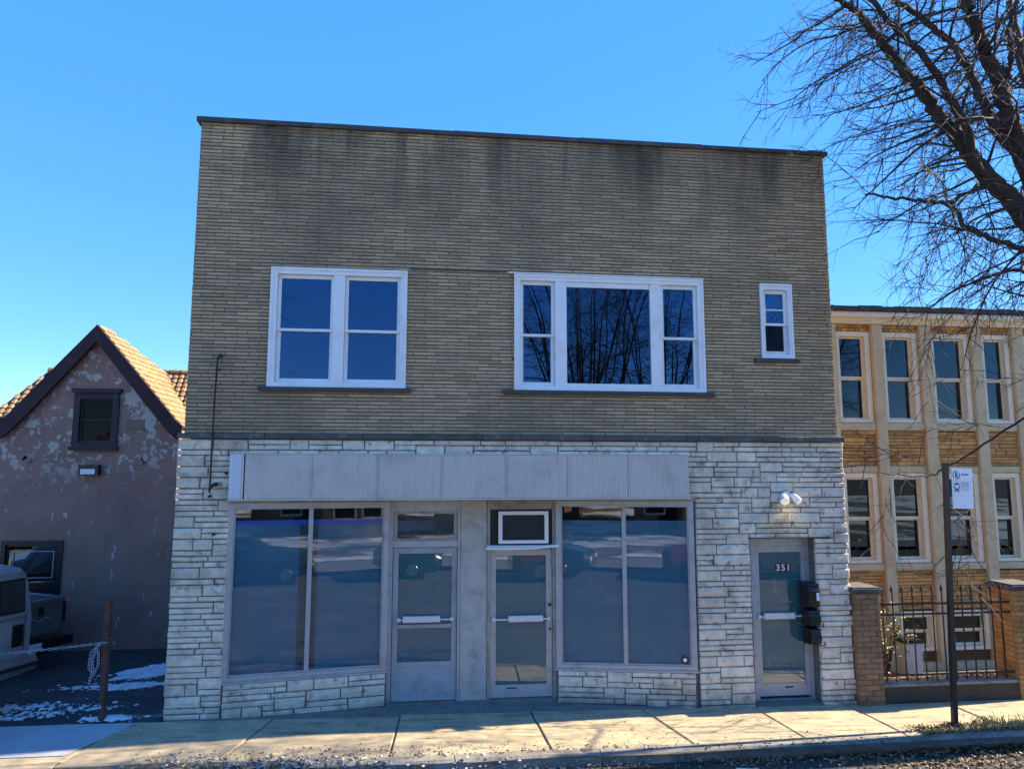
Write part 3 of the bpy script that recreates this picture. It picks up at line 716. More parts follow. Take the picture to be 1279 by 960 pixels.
def text_mesh(s, size, name, m, parent, loc, font_ext=.002, rot=(R(90), 0, 0), bold=0):
    cu = bpy.data.curves.new('text', 'FONT'); cu.body = s; cu.size = size; cu.extrude = font_ext; cu.align_x = 'CENTER'; cu.offset = bold
    t = bpy.data.objects.new('text', cu); COL.objects.link(t)
    dg = bpy.context.evaluated_depsgraph_get(); me = bpy.data.meshes.new_from_object(t.evaluated_get(dg))
    bpy.data.objects.remove(t); me.materials.clear(); me.materials.append(m)
    o = link(name, me, parent); o.location = Vector(loc) - (root_loc(parent) if parent is not None else Vector()); o.rotation_euler = rot; return o
b = MB()
for x in (5.165, 5.245, 5.325): b.box(x - .037, x + .037, YD + .010, YD + .0125, 1.765, 1.875)
b.build('number_plate', M['black'], d3)
for ch, x in (('3', 5.165), ('5', 5.245), ('1', 5.325)): text_mesh(ch, .125, 'house_number', M['numeral'], d3, (x, YD + .006, 1.777), .001, bold=.003)

# ---- things fixed to the front
ml = [('topmost black wall mailbox, with a white name slot, beside the right hand door', 1.27, 1.63), ('middle black wall mailbox of the three stacked beside the right hand door', 1.01, 1.255), ('lowest black wall mailbox of the three stacked beside the right hand door', .75, .995)]
for i, (lab, za, zb) in enumerate(ml):
    t = thing('mailbox', lab, 'mailbox', (5.60, .0, za), 0, 'black mailboxes by the right hand door')
    prof = [(.14, za), (-.09, za + .03), (-.115, zb - .12), (-.07, zb - .02), (.14, zb)]
    b = MB(); n0 = len(b.v)
    xa, xb = 5.46 + .008 * i, 5.625
    b.v += [(xa, y, z) for y, z in prof] + [(xb, y, z) for y, z in prof]; k = len(prof)
    b.f += [tuple(range(k)), tuple(range(k, 2 * k))[::-1]] + [((j + 1) % k, j, k + j, k + (j + 1) % k) for j in range(k)]; b.m += [0] * (k + 2)
    b.box(xb - .002, 5.645, -.02, .12, za + .05, zb - .05); b.build('body', M['black'], t)
    b = MB(); b.box(xa - .01, xb, -.128, -.06, zb - .112, zb - .10); b.tube([(xa - .012, -.085, zb - .02), (xb, -.085, zb - .02)], .018, 8); b.build('lid', M['black'], t)
    if i == 0:
        b = MB(); b.box(xa + .11, xa + .15, -.122, -.1155, zb - .24, zb - .13); b.build('name_slot', M['numeral'], t)
    else:
        b = MB(); b.tube([(xa + .05, -.10, za + .06), (xa + .07, -.15, za + .03), (xa + .17, -.15, za + .03), (xa + .19, -.10, za + .06)], .009, 6); b.build('paper_hook', M['black'], t)
fl_ = thing('security_light', 'white twin head security light on the stone above the right hand door', 'wall light', (5.18, -.06, 2.9))
b = MB(); b.cyl((5.20, -.075, 2.89), (0, 1, 0), .04, .055, 16); b.tube([(5.20, -.10, 2.88), (5.13, -.15, 2.85)], .014, 6); b.tube([(5.20, -.10, 2.88), (5.29, -.15, 2.86)], .014, 6); b.build('base', M['white'], fl_)
M['lamp_on'] = emit('lamp_face', (1, .9, .65), .12)
for (hx, ax, r) in ((5.125, (-.25, -.7, -.6), .066), (5.305, (.3, -.65, -.65), .052)):
    a = Vector(ax).normalized(); c = Vector((hx, -.15, 2.845)); b = MB()
    b.tube([c - a * .09, c - a * .05, c + a * .03, c + a * .075], [r * .45, r * .75, r, r * 1.02], 16); h = b.build('lamp_head', M['white'], fl_, smooth=False)
    b = MB(); b.cyl(c + a * .077, a, .004, r * .86, 16); b.build('lens', M['lamp_on'], h)
ld = bpy.data.lights.new('lamp_glow', 'SPOT'); ld.energy = .8; ld.color = (1, .78, .36); ld.spot_size = R(110); ld.spot_blend = .8; ld.shadow_soft_size = .05
lo = bpy.data.objects.new('lamp_glow', ld); COL.objects.link(lo); lo.parent = fl_; lo.location = (.0, -.18, -.10)
lo.rotation_euler = Vector((.0, .30, -.6)).to_track_quat('-Z', 'Y').to_euler()
t = thing('hanging_rod', 'rusty iron rod hanging down the left end of the front between two hooks', 'iron rod', (-2.86, -.08, 3))
b = MB(); b.tube([(-2.855, -.10, 4.74), (-2.865, -.105, 4.2), (-2.866, -.115, 3.6), (-2.868, -.11, 3.02)], .0125, 6); b.build('rod', M['rust'], t)
b = MB(); b.tube([(-2.83, .02, 4.79), (-2.82, -.08, 4.80), (-2.835, -.11, 4.76), (-2.86, -.10, 4.73)], .02, 6); b.tube([(-2.855, .02, 4.60), (-2.855, -.11, 4.60)], .016, 6); b.build('upper_hook', M['rust'], t)
b = MB(); b.tube([(-2.80, -.04, 3.06), (-2.80, -.13, 3.05), (-2.83, -.15, 3.04), (-2.87, -.12, 2.99), (-2.865, -.12, 2.94)], [.03, .028, .024, .018, .012], 6); b.cyl((-2.865, -.10, 2.90), (0, 1, 0), .08, .018, 8); b.build('lower_hook', M['rust'], t)
for (x, zz) in ((-2.68, 3.20), (-2.80, 2.40)):
    b = MB(); b.cyl((x, -.06, zz), (0, 1, 0), .06, .016, 8)
    tag(b.build('iron_bolt', M['rust']), 'rusty bolt stub in the pale stone ' + ('just above the rod\'s lower hook' if zz > 3 else 'below the rod, left of the shop window'), 'bolt', 'bolt stubs in the stone')

print('stones', nstones[0], 'bricks', len(full), len(other))

# ------------------------------------------------------------------ house at the left with a peeling gable
HY = 4.6
hs_ = thing('stucco_house', 'mauve stucco house with peeling paint and dark red gable boards beside the car lot', 'house', (-6.45, HY, -.1))
M['stucco'] = mat('peeling_stucco', (.35, .20, .155), [((.26, .15, .118), 1.3, .4, .7), ((.50, .44, .38), 2.9, .58, .592, (1, 1, 1), (2, 2.9, 3.6)), ((.50, .44, .38), 8, .585, .60, (1, 1, 1), (2, 2.7, 3.4)), ((.54, .46, .40), 4.4, .64, .66, (1.6, 1, .6)), ((.06, .055, .06), 2.2, .5, .7, (.6, 1, .6), (2, .9, .1))], .93, .7, 45, bdist=.012)
M['redboard'] = mat('dark_red_board', (.040, .014, .018), [((.07, .03, .03), 6, .5, .8)], .75, .2, 30)
M['housetrim'] = mat('brown_house_trim', (.05, .035, .035), [((.09, .07, .07), 8, .52, .8)], .8, .3, 40)
AP = (-6.45, 6.06)
gp_ = [(-8.9, -.5), (-4.86, -.5), (-4.86, 4.05), (AP[0], 5.95), (-8.04, 4.05), (-8.9, 3.9)]
AW = (-6.80, -6.02, 3.71, 4.70); GW = (-7.93, -6.84, .86, 1.92)
# wall front as strips round the two openings
mb = MB()
def strip(x0, x1, zz0, zz1): mb.poly([(x0, HY, zz0), (x1, HY, zz0), (x1, HY, zz1), (x0, HY, zz1)])
strip(-8.9, GW[0], -.5, 3.6); strip(GW[1], -4.86, -.5, 3.6); strip(GW[0], GW[1], -.5, GW[2]); strip(GW[0], GW[1], GW[3], 3.6)
lft = lambda zz: AP[0] - (5.95 - zz) / 1.195; rgt = lambda zz: min(-4.86, AP[0] + (5.95 - zz) / 1.195)
mb.poly([(-8.9, HY, 3.6), (AW[0], HY, 3.6), (AW[0], HY, 4.70), (lft(4.70), HY, 4.70), (lft(4.05), HY, 4.05), (-8.9, HY, 4.05)])
mb.poly([(AW[1], HY, 3.6), (-4.86, HY, 3.6), (-4.86, HY, 4.05), (rgt(4.70), HY, 4.70), (AW[1], HY, 4.70)])
mb.poly([(AW[0], HY, 3.6), (AW[1], HY, 3.6), (AW[1], HY, AW[2]), (AW[0], HY, AW[2])])
mb.poly([(lft(4.70), HY, 4.70), (rgt(4.70), HY, 4.70), (AP[0], HY, 5.95)])
for (a, b_, c, d) in (AW, GW):
    mb.poly([(a, HY, c), (a, HY + .2, c), (a, HY + .2, d), (a, HY, d)]); mb.poly([(b_, HY, c), (b_, HY + .2, c), (b_, HY + .2, d), (b_, HY, d)])
    mb.poly([(a, HY, d), (b_, HY, d), (b_, HY + .2, d), (a, HY + .2, d)]); mb.poly([(a, HY, c), (b_, HY, c), (b_, HY + .2, c), (a, HY + .2, c)])
mb.poly([(-4.86, HY, -.5), (-4.86, 12, -.5), (-4.86, 12, 4.05), (-4.86, HY, 4.05)])
mb.poly([(-8.9, HY, -.5), (-8.9, 6.2, -.5), (-8.9, 6.2, 3.9), (-8.9, HY, 3.9)])
mb.build('wall', M['stucco'], hs_)
mb = MB(); mb.box(-8.85, -4.9, HY + .22, HY + .26, 0, 3.5); mb.box(-7.0, -5.85, HY + .21, HY + .25, 3.6, 4.8); mb.build('dark_backing', M['dark'], hs_)  # dark boards close behind the glass, standing in for unlit rooms
# gable boards, flared at the foot
def board(sgn):
    top = [(0, 6.06), (.55, 5.41), (1.1, 4.755), (1.40, 4.40), (1.56, 4.20), (1.70, 4.08)]
    bot = [(0, 5.72), (.52, 5.08), (1.02, 4.46), (1.32, 4.10), (1.47, 3.93), (1.62, 3.80)]
    mb = MB(); k = len(top)
    for i in range(k - 1):
        q = [top[i], top[i+1], bot[i+1], bot[i]]; q = [(AP[0] + sgn * x, z) for x, z in q]
        mb.prism(q, HY - .16, HY - .10)
    for i in range(k - 1):
        q = [top[i], top[i+1], (top[i+1][0], top[i+1][1] - .05), (top[i][0], top[i][1] - .05)]; q = [(AP[0] + sgn * x, z) for x, z in q]
        mb.prism(q, HY - .098, HY + .02)
    return mb
for s in (-1, 1): board(s).build('gable_board', M['redboard'], hs_)
# attic window
mb = MB(); mb.ring(AW[0] - .02, AW[1] + .02, HY - .05, HY + .1, AW[2] - .02, AW[3] + .03, .11, .11, .07, .12); mb.box(AW[0] - .06, AW[1] + .06, HY - .09, HY + .02, AW[3] + .033, AW[3] + .11); mb.box(AW[0] - .05, AW[1] + .05, HY - .08, HY + .02, AW[2] - .10, AW[2] - .022)
aw = mb.build('attic_window', M['housetrim'], hs_)
gl_old = glass('old_window_glass', .004, (.4, .4, .42), blend=.02)
mb = MB(); mb.ring(AW[0] + .09, AW[1] - .09, HY + .02, HY + .06, AW[2] + .05, AW[3] - .09, .04, .04, .05, .04); mb.box(AW[0] + .13, AW[1] - .13, HY + .015, HY + .06, 4.19, 4.225); mb.build('sash', M['housetrim'], aw)
pane(aw, AW[0] + .12, AW[1] - .12, AW[2] + .09, 4.188, HY + .04, gl_old); pane(aw, AW[0] + .12, AW[1] - .12, 4.226, AW[3] - .12, HY + .04, gl_old)
# ground floor window
gl_bright = glass('ground_floor_glass', .26, (.4, .4, .42), wave=.06)
mb = MB(); mb.ring(GW[0], GW[1], HY - .03, HY + .1, GW[2], GW[3], .08, .08, .08, .08); mb.ring(GW[0] + .081, GW[1] - .081, HY + .02, HY + .06, GW[2] + .081, GW[3] - .081, .035, .035, .2, .035)
gw = mb.build('ground_window', M['black'], hs_)
pane(gw, GW[0] + .11, GW[1] - .11, GW[2] + .28, GW[3] - .11, HY + .04, gl_bright)
mb = MB(); mb.ring(GW[0] + .20, GW[1] - .17, HY + .022, HY + .034, GW[2] + .36, GW[3] - .20, .012, .012, .012, .012); mb.build('inner_bead', M['alu'], gw)
# relief bosses on the stucco
for x, z in ((-7.66, 3.50), (-5.46, 3.48), (-5.55, 3.42), (-7.6, 3.44)):
    b = MB(); b.cyl((x, HY - .02, z), (0, 1, 0), .05, .075, 9, r2=.04); b.build('plaster_boss', M['stucco'], hs_)
b = MB(); b.box(-5.86, -5.52, HY - .012, HY - .001, 4.0, 4.22); b.build('painted_patch', M['housetrim'] if False else mat('mauve_patch', (.26, .155, .12), [((.2, .12, .095), 5, .4, .7)], .9, .5, 40), hs_)
t = thing('wall_floodlight', 'small floodlight with pale lens under the attic window of the mauve house', 'wall light', (-6.45, HY - .05, 3.2))
b = MB(); b.box(-6.62, -6.26, HY - .14, HY, 3.14, 3.34); b.build('housing', M['black'], t)
b = MB(); b.box(-6.57, -6.31, HY - .155, HY - .141, 3.16, 3.26); b.build('lens', M['numeral'], t)
# roofs: short sunlit right slope of the gable, its left slope, and the cross roof behind
M['tile'] = mat('orange_roof_tile', (.32, .195, .10), [((.18, .11, .06), 5, .45, .7), ((.55, .36, .17), 14, .52, .75)], .85, .4, 60, isl=.30)
M['tilebed'] = mat('roof_bed', (.08, .045, .03), [], .9)
SL = 1.19
A0, A1 = Vector((-6.45, 4.52, 6.06)), Vector((-4.74, 4.52, 6.06 - SL * 1.71))
B0, B1, B2 = Vector((-6.45, 4.93, 6.06)), Vector((-5.90, 6.53, 5.41)), Vector((-5.0, 5.45, 4.33))
B3 = Vector((-4.74, 4.6, 6.06 - SL * 1.71))
mb = MB(); dn = Vector((-.02, 0, -.03))
mb.poly([A0 + dn, A1 + dn, B3 + dn, B2 + dn, B1 + dn, B0 + dn]); mb.poly([(-8.16, 4.52, 4.02), (-6.45, 4.52, 6.05), (-6.45, 4.93, 6.05), (-7.0, 6.53, 5.40), (-8.16, 6.0, 4.02)])
mb.poly([(-6.45, 4.93, 6.05), (-5.90, 6.53, 5.40), (-7.0, 6.53, 5.40)])
mb.build('gable_roof', M['tilebed'], hs_)
tiles = []
# tiles on the sunlit slope: courses across (along y), stepping down the slope
def inside(poly, q):
    c = False; n = len(poly)
    for i in range(n):
        a, b = poly[i], poly[(i + 1) % n]
        if (a[1] > q[1]) != (b[1] > q[1]) and q[0] < (b[0] - a[0]) * (q[1] - a[1]) / (b[1] - a[1]) + a[0]: c = not c
    return c
def tile_mesh(w, h):
    mb = MB(); prof = [(-w / 2, 0), (-w * .2, .022), (w * .2, .022), (w / 2, 0)]
    for i in range(3):
        (p0, q0), (p1, q1) = prof[i], prof[i + 1]
        mb.poly([(p0, -h / 2, q0 + .022), (p1, -h / 2, q1 + .022), (p1, h / 2, q1), (p0, h / 2, q0)])
    mb.poly([(p, -h / 2, q + .022) for p, q in prof] + [(w / 2, -h / 2, 0), (-w / 2, -h / 2, 0)])
    return mb
TW, TH = .135, .155
tmesh = tile_mesh(TW - .008, TH).mesh('roof_tile', M['tile'])
def place_tile(c, xd, upd):
    xd = xd.normalized(); upd = upd.normalized(); nd = xd.cross(upd)
    if nd.z < 0: nd = -nd; xd = -xd
    tiles.append(Matrix(((xd.x, upd.x, nd.x, c.x), (xd.y, upd.y, nd.y, c.y), (xd.z, upd.z, nd.z, c.z), (0, 0, 0, 1))))
poly2 = [(A0.x, A0.y), (A1.x, A1.y), (B3.x, B3.y), (B2.x, B2.y), (B1.x, B1.y), (B0.x, B0.y)]
up = Vector((-1, 0, SL)).normalized(); ln = math.hypot(1.71, 1.71 * SL); k = 0
while k * TH < ln:
    x = A1.x - (k + .5) * TH * abs(up.x); y = 4.58
    while y < 6.6:
        if inside(poly2, (x, y)): place_tile(Vector((x, y, 6.06 - SL * (x + 6.45))), Vector((0, 1, 0)), up)
        y += TW
    k += 1
# cross roof: front slope between eave (y 5.9) and ridge (y 7.0)
e0, e1, r0, r1 = Vector((-9.15, 5.9, 4.3)), Vector((-3.6, 5.9, 4.3)), Vector((-8.55, 7.0, 5.46)), Vector((-3.6, 7.0, 5.44))
mb = MB(); mb.poly([e0 + dn, e1 + dn, r1 + dn, r0 + dn]); mb.poly([r0, r1, Vector((-3.6, 10, 3.4)), Vector((-9.9, 10, 3.4))]); mb.poly([e0, r0, Vector((-9.9, 10, 3.4))])
mb.poly([(-9.0, 6.1, -.5), (-9.0, 6.1, 4.3), (-3.7, 6.1, 4.3), (-3.7, 6.1, -.5)]); mb.build('cross_roof', M['tilebed'], hs_)
upv = (Vector((0, 1.1, 1.15))).normalized(); ln2 = (Vector((0, 1.1, 1.15))).length; k = 0
while (k + .5) * TH < ln2:
    y = 5.9 + (k + .5) * TH * upv.y; z = 4.3 + (k + .5) * TH * upv.z; f = (k + .5) * TH / ln2
    x = -9.15 + .6 * f + .05 + (k % 2) * TW / 2
    while x < -3.65:
        vis = x < -7.35 or x > -6.1
        if vis: place_tile(Vector((x, y, z)), Vector((1, 0, 0)), upv)
        x += TW
    k += 1
hb = root_loc(hs_)
tiles.sort(key=lambda m_: (m_.translation - camp).length if m_.translation.x > -4.9 or True else 0)
seen = [m_ for m_ in tiles if m_.translation.x < -5.1]; rest = [m_ for m_ in tiles if m_.translation.x >= -5.1]
for m_ in seen[:300]:
    o = link('roof_tile', tmesh, hs_); mm = m_.copy(); mm.translation -= hb; o.matrix_local = mm
mb = MB()
for m_ in seen[300:] + rest:
    q = tile_mesh(TW - .008, TH).xform(lambda v: m_ @ v); n0 = len(mb.v); mb.v += q.v; mb.f += [tuple(n0 + i for i in f) for f in q.f]; mb.m += q.m
if mb.f: mb.build('roof_tiling', M['tile'], hs_, kind='stuff')
mb = MB(); x = -8.55; 
while x < -3.7:
    mb.tube([(x, 7.0, 5.47), (x + .23, 7.0, 5.47)], [.075, .06], 8); x += .24
mb.build('ridge_tile', M['tile'], hs_, kind='stuff')

# ------------------------------------------------------------------ vehicles in the lot (local axes: rear at x=0, front +x, z up)
def section(x, hwb, hwt, zb, zt, n=5, rz=.16, pinch=.0):
    """closed ring in the y,z plane: rounded shoulders, tumblehome"""
    pts = []
    zm = zb + (zt - zb) * .52
    L = [(hwb * .93, zb), (hwb, zb + .08), (hwb * 1.0, zm), (hwt + (hwb - hwt) * .35, zt - rz * 1.4), (hwt, zt - rz * .7), (hwt - rz * .55, zt - rz * .12), (hwt - rz * 1.5, zt)]
    return [(x, y, z) for y, z in L] + [(x, -y, z) for y, z in reversed(L)]
paint_w = mat('white_van_paint', (.20, .20, .215), [((.155, .155, .165), 3, .45, .75), ((.2, .19, .18), 5, .5, .8, (1, 1, 1), (2, .9, .3))], .3, spec=.6)
paint_g = mat('silver_truck_paint', (.17, .16, .155), [((.13, .125, .12), 3, .45, .75)], .32, metal=.3)
chrome = mat('dull_chrome', (.55, .56, .58), [((.4, .4, .42), 6, .5, .8)], .22, metal=.9)
tyre = mat('tyre_rubber', (.02, .02, .02), [((.05, .048, .045), 20, .5, .8)], .85, .3, 60)
redl = mat('red_lamp', (.10, .008, .012), [((.05, .005, .008), 12, .5, .7)], .2)
plate = mat('number_plate_white', (.75, .77, .8), [], .5)
gl_car = glass('vehicle_glass', .22, (.12, .13, .14), wave=.02)
seatm = mat('vehicle_inside', (.02, .02, .022), [], .9)
def wheel(par, x, y, r, w):
    b = MB(); s = 1 if y > 0 else -1
    b.tube([(x, y - s * w, r), (x, y - s * (w - .02), r), (x, y - s * .02, r), (x, y, r)], [r * .93, r, r, r * .93], 24); wh = b.build('wheel', tyre, par, local=True)
    b = MB(); b.tube([(x, y - s * .01, r), (x, y + s * .006, r)], [r * .6, r * .55], 16); b.cyl((x, y + s * .012, r), (0, 1, 0), .02, r * .15, 10); b.build('rim', chrome, wh, local=True)
def panel4(b, pts, t):
    """thin plate from four points, thickened outward along its normal"""
    a, c, d = Vector(pts[0]), Vector(pts[1]), Vector(pts[-1]); n = (c - a).cross(d - a).normalized() * t
    k = len(pts); n0 = len(b.v); b.v += [tuple(Vector(q)) for q in pts] + [tuple(Vector(q) + n) for q in pts]
    b.f += [tuple(range(n0, n0 + k))[::-1], tuple(range(n0 + k, n0 + 2 * k))] + [(n0 + i, n0 + (i + 1) % k, n0 + k + (i + 1) % k, n0 + k + i) for i in range(k)]; b.m += [0] * (k + 2)
# van
AX = math.atan2(.37, -.93)
vrc = Vector((-5.34, .72)); axv = Vector((-.93, .37)); rtv = Vector((.37, .93))
vc = vrc - rtv * .96
van = thing('passenger_van', 'white passenger van parked at an angle in the lot with its rear corner showing', 'van', (vc.x, vc.y, .07), AX)
b = MB()
b.loft([section(.0, .93, .80, .52, 1.82, rz=.14), section(.05, .965, .84, .44, 1.88, rz=.16), section(.5, .985, .86, .40, 1.92), section(2.9, .985, .86, .40, 1.93), section(3.35, .98, .80, .42, 1.84), section(3.75, .97, .90, .42, 1.22, rz=.1), section(4.45, .93, .86, .44, 1.10, rz=.1), section(4.65, .86, .78, .50, .98, rz=.1)])
vb = b.build('body', paint_w, van, local=True)
yz = lambda y, z: (-.018 + .0 * z, y, z)
# the van's own right side is local -y
for y0, y1 in ((-.80, -.47), (-.39, -.05), (.05, .39), (.47, .80)):
    g = MB(); s = 1 if y0 < 0 else -1
    sl = lambda y, z: (.0 + .025 - .0 * z, y, z)
    pts = [(-.012, y0, 1.30), (-.012, y1, 1.30), (-.006, y1 * .95, 1.70), (-.006, y0 * .95, 1.70)]
    panel4(g, pts, -.012); g.build('rear_window', gl_car, van, local=True)
    fr = MB(); panel4(fr, [(-.004, y0 - .02, 1.275), (-.004, y1 + .02, 1.275), (-.003, y1 * .95 + .02, 1.725), (-.003, y0 * .95 - .02, 1.725)], -.008)
    fr.build('window_seal', M['black'], van, local=True)
for ya, yb, zt in ((-.006, .006, 1.78), (-.84, -.832, 1.25), (.832, .84, 1.25)):
    b = MB(); b.box(-.006, .004, ya, yb, .60, zt); b.build('door_seam', M['black'], van, local=True)
b = MB(); b.box(-.012, .004, -.82, .82, 1.19, 1.225); b.build('trim_strip', chrome, van, local=True)
for s in (-1, 1):
    b = MB(); b.box(-.03, .02, min(s * .66, s * .80), max(s * .66, s * .80), .84, 1.12); b.build('tail_light', mat('dark_red_lamp', (.012, .006, .008), [], .25) if s < 0 else bpy.data.materials['dark_red_lamp'], van, local=True)
b = MB(); b.loft([[(-.10, y, z) for y, z in ()] or [(-.13 + (.05 if abs(y) > .85 else 0), y, .50), (-.14 + (.05 if abs(y) > .85 else 0), y, .60), (-.10 + (.05 if abs(y) > .85 else 0), y, .70), (.03, y, .70), (.03, y, .50)] for y in (-.99, -.86, 0, .86, .99)]); b.build('bumper', chrome, van, local=True)
b = MB(); b.box(-.155, -.12, -.97, .97, .575, .615); b.build('bumper_strip', M['black'], van, local=True)
b = MB(); b.box(-.012, .0, .18, .50, .80, .95); b.build('number_plate', plate, van, local=True)
b = MB(); b.box(-.008, .0, -.42, -.05, 1.05, 1.10); b.build('red_lettering', mat('faded_red_print', (.16, .03, .05), [], .5), van, local=True)
b = MB(); b.box(-.045, .0, -.1, -.03, 1.02, 1.12); b.build('door_handle', M['black'], van, local=True)
for s in (-1, 1):
    for x0, x1 in ((.25, 1.35), (1.45, 2.45)):
        b = MB(); panel4(b, [(x0, s * .99, 1.22), (x1, s * .99, 1.22), (x1, s * .905, 1.68), (x0, s * .905, 1.68)], -.012 * s if False else .012 * (1 if s < 0 else -1)); b.build('side_window', gl_car, van, local=True)
for x in (.95, 3.75):
    for s in (-1, 1): wheel(van, x, s * .985, .35, .22)
b = MB(); b.box(.3, 4.3, -.8, .8, .28, .42); b.build('underbody', M['black'], van, local=True)
# pickup
axt = Vector((-.87, .5)); tfc = Vector((-6.18, 3.42)); rtt = Vector((.5, .87))
tc = tfc - rtt * .80
trk = thing('pickup_truck', 'silver pickup truck showing its tailgate between the van and the mauve house', 'pickup truck', (tc.x, tc.y, -.05), math.atan2(.5, -.87))
b = MB()
for s in (-1, 1):
    ya, yb = sorted((s * .80, s * .68)); b.box(.04, 1.95, ya, yb, .50, 1.13)
b.box(.04, 1.95, -.66, .66, .50, .60); b.box(1.85, 1.95, -.66, .66, .6, 1.13); b.build('cargo_bed', paint_g, trk, local=True)
b = MB(); b.loft([section(1.97, .80, .62, .45, 1.58, rz=.12), section(2.2, .81, .64, .42, 1.62, rz=.12), section(3.3, .81, .64, .42, 1.60, rz=.12), section(3.8, .80, .72, .42, 1.12, rz=.08), section(4.7, .76, .70, .45, 1.0, rz=.08)]); b.build('cab', paint_g, trk, local=True)
b = MB(); panel4(b, [(1.962, -.6, 1.16), (1.962, .6, 1.16), (1.962, .5, 1.48), (1.962, -.5, 1.48)], -.008); b.build('rear_window', gl_car, trk, local=True)
b = MB(); b.box(-.02, .036, -.735, .735, .56, 1.135); b.box(-.035, -.018, -.70, .70, 1.06, 1.12); b.box(-.03, -.018, -.70, .70, .60, .66); tg = b.build('tailgate', paint_g, trk, local=True)
b = MB(); b.box(-.045, -.02, -.10 - .3, -.02 - .3, .90, 1.02); b.build('handle', M['black'], tg, local=True)
b = MB(); b.tube([(-.03, -.55, .80), (-.031, -.45, .84), (-.031, -.35, .79), (-.031, -.2, .85), (-.031, .1, .83)], .008, 5); b.build('gate_script', M['alu'], tg, local=True)
for s in (-1, 1):
    ya, yb = sorted((s * .737, s * .805)); b = MB(); b.box(-.01, .05, ya, yb, .72, 1.05); b.build('tail_light', redl, trk, local=True)
b = MB(); b.box(-.16, -.03, -.86, .86, .36, .50); b.box(-.12, -.03, -.5, .5, .26, .359); b.build('bumper', M['black'], trk, local=True)
b = MB(); b.box(-.175, -.162, -.32, -.04, .36, .47); b.build('number_plate', plate, trk, local=True)
for x in (.95, 3.95):
    for s in (-1, 1): wheel(trk, x, s * .80, .33, .2)
b = MB(); b.box(.3, 4.4, -.6, .6, .3, .44); b.build('underbody', M['black'], trk, local=True)

# ------------------------------------------------------------------ chain across the lot
M['postrust'] = mat('rust_brown_post', (.10, .045, .03), [((.06, .03, .025), 6, .45, .7), ((.22, .12, .08), 16, .55, .75), ((.5, .48, .45), 9, .62, .68, (1, 1, .5), (2, .85, .35))], .85, .4, 60)
t = thing('chain_post', 'rusty brown steel post with flaking paint holding the lot chain', 'post', (-4.08, .05, .05))
b = MB(); pw = .036
b.v = [(-4.09 - pw, .05 - pw, .0), (-4.09 + pw, .05 - pw, .0), (-4.09 + pw, .05 + pw, .0), (-4.09 - pw, .05 + pw, .0), (-4.105 - pw, .05 - pw, 1.555), (-4.105 + pw, .05 - pw, 1.565), (-4.105 + pw, .05 + pw, 1.565), (-4.105 - pw, .05 + pw, 1.555)]
b.f = [(0,1,5,4),(1,2,6,5),(2,3,7,6),(3,0,4,7),(4,5,6,7)]; b.m = [0]*5; b.build('shaft', M['postrust'], t)
b = MB(); b.tube([(-4.15, -.01, 1.045), (-4.0, -.02, 1.05)], .012, 6); b.build('chain_pin', M['rust'], t)
b = MB()
def links(path, pitch):
    d = 0; L = [Vector(q) for q in path]; i = 0; side = 0
    segs = [(L[k + 1] - L[k]).length for k in range(len(L) - 1)]; tot = sum(segs); s = 0
    while s < tot:
        acc = 0
        for k, sg in enumerate(segs):
            if acc + sg >= s: break
            acc += sg
        d_ = (L[k + 1] - L[k]).normalized(); c = L[k] + d_ * (s - acc)
        u = d_.cross(Vector((0, 1, 0)) if side else Vector((0, .3, 1))).normalized(); side ^= 1
        h = pitch * .62; w = pitch * .30
        b.tube([c - d_*h, c - d_*h*.6 + u*w, c + d_*h*.6 + u*w, c + d_*h, c + d_*h*.6 - u*w, c - d_*h*.6 - u*w, c - d_*h], pitch * .13, 4, caps=False)
        s += pitch
path = []
for i in range(40):
    f = i / 39; x = -4.07 - f * 4.2; path.append((x, -.03 - .02 * f, 1.045 - .27 * (1 - (2 * f - .85) ** 2 / .7225) if False else 1.045 - .42 * f + .16 * f * f * 1.3))
links(path, .04)
links([(-4.14, -.04, 1.04), (-4.24, -.05, .92), (-4.25, -.05, .75), (-4.19, -.05, .66), (-4.14, -.05, .78), (-4.15, -.05, .95)], .04)
links([(-4.16, -.06, 1.0), (-4.21, -.06, .85), (-4.2, -.06, .70), (-4.23, -.06, .56)], .04)
tag(b.build('barrier_chain', mat('galvanised_chain', (.42, .44, .5), [((.3, .3, .33), 9, .5, .7)], .4, metal=.6)), 'galvanised chain slung from the rusty post across the lot entrance', 'chain')

# ------------------------------------------------------------------ apartment building at the right
RY = 3.0
M['lime'] = mat('tan_limestone', (.58, .47, .29), [((.46, .36, .21), 3, .45, .7), ((.64, .52, .35), 12, .52, .78)], .9, .4, 50)
M['cream'] = mat('cream_window_frame', (.80, .72, .54), [((.68, .6, .45), 6, .5, .8)], .6, .1, 30)
M['orange'] = mat('orange_ledgestone', (.55, .29, .095), [((.36, .185, .06), 5, .45, .7), ((.64, .42, .20), 12, .55, .75)], .88, .7, 50, .34, bdist=.014)
M['orangejoint'] = mat('brown_joint', (.11, .062, .03), [], .95)
gl_apt = glass('apartment_glass', .035, (.10, .11, .11), wave=.02, gcol=(.5, .65, .8))
apt = thing('apartment_building', 'tan and orange stone apartment block with tall cream framed windows behind the iron fence', 'apartment building', (10, RY, 0))
pil = [(7.70, 7.93), (8.685, 8.905), (9.70, 9.95), (10.82, 11.05), (11.72, 11.98), (12.75, 13.0), (13.8, 14.05)]
bays = [(pil[i][1], pil[i + 1][0]) for i in range(6)]
hol = []
for a, b_ in bays:
    hol += [(a + .01, b_ - .01, 4.17, 5.98), (a + .01, b_ - .01, 1.48, 3.20), (a + .06, b_ - .01, -.16, .58)]
mb = MB(); shell(mb, 6.9, 14.4, -.8, 6.30, RY, RY + .3, hol); mb.build('wall', M['orangejoint'], apt)
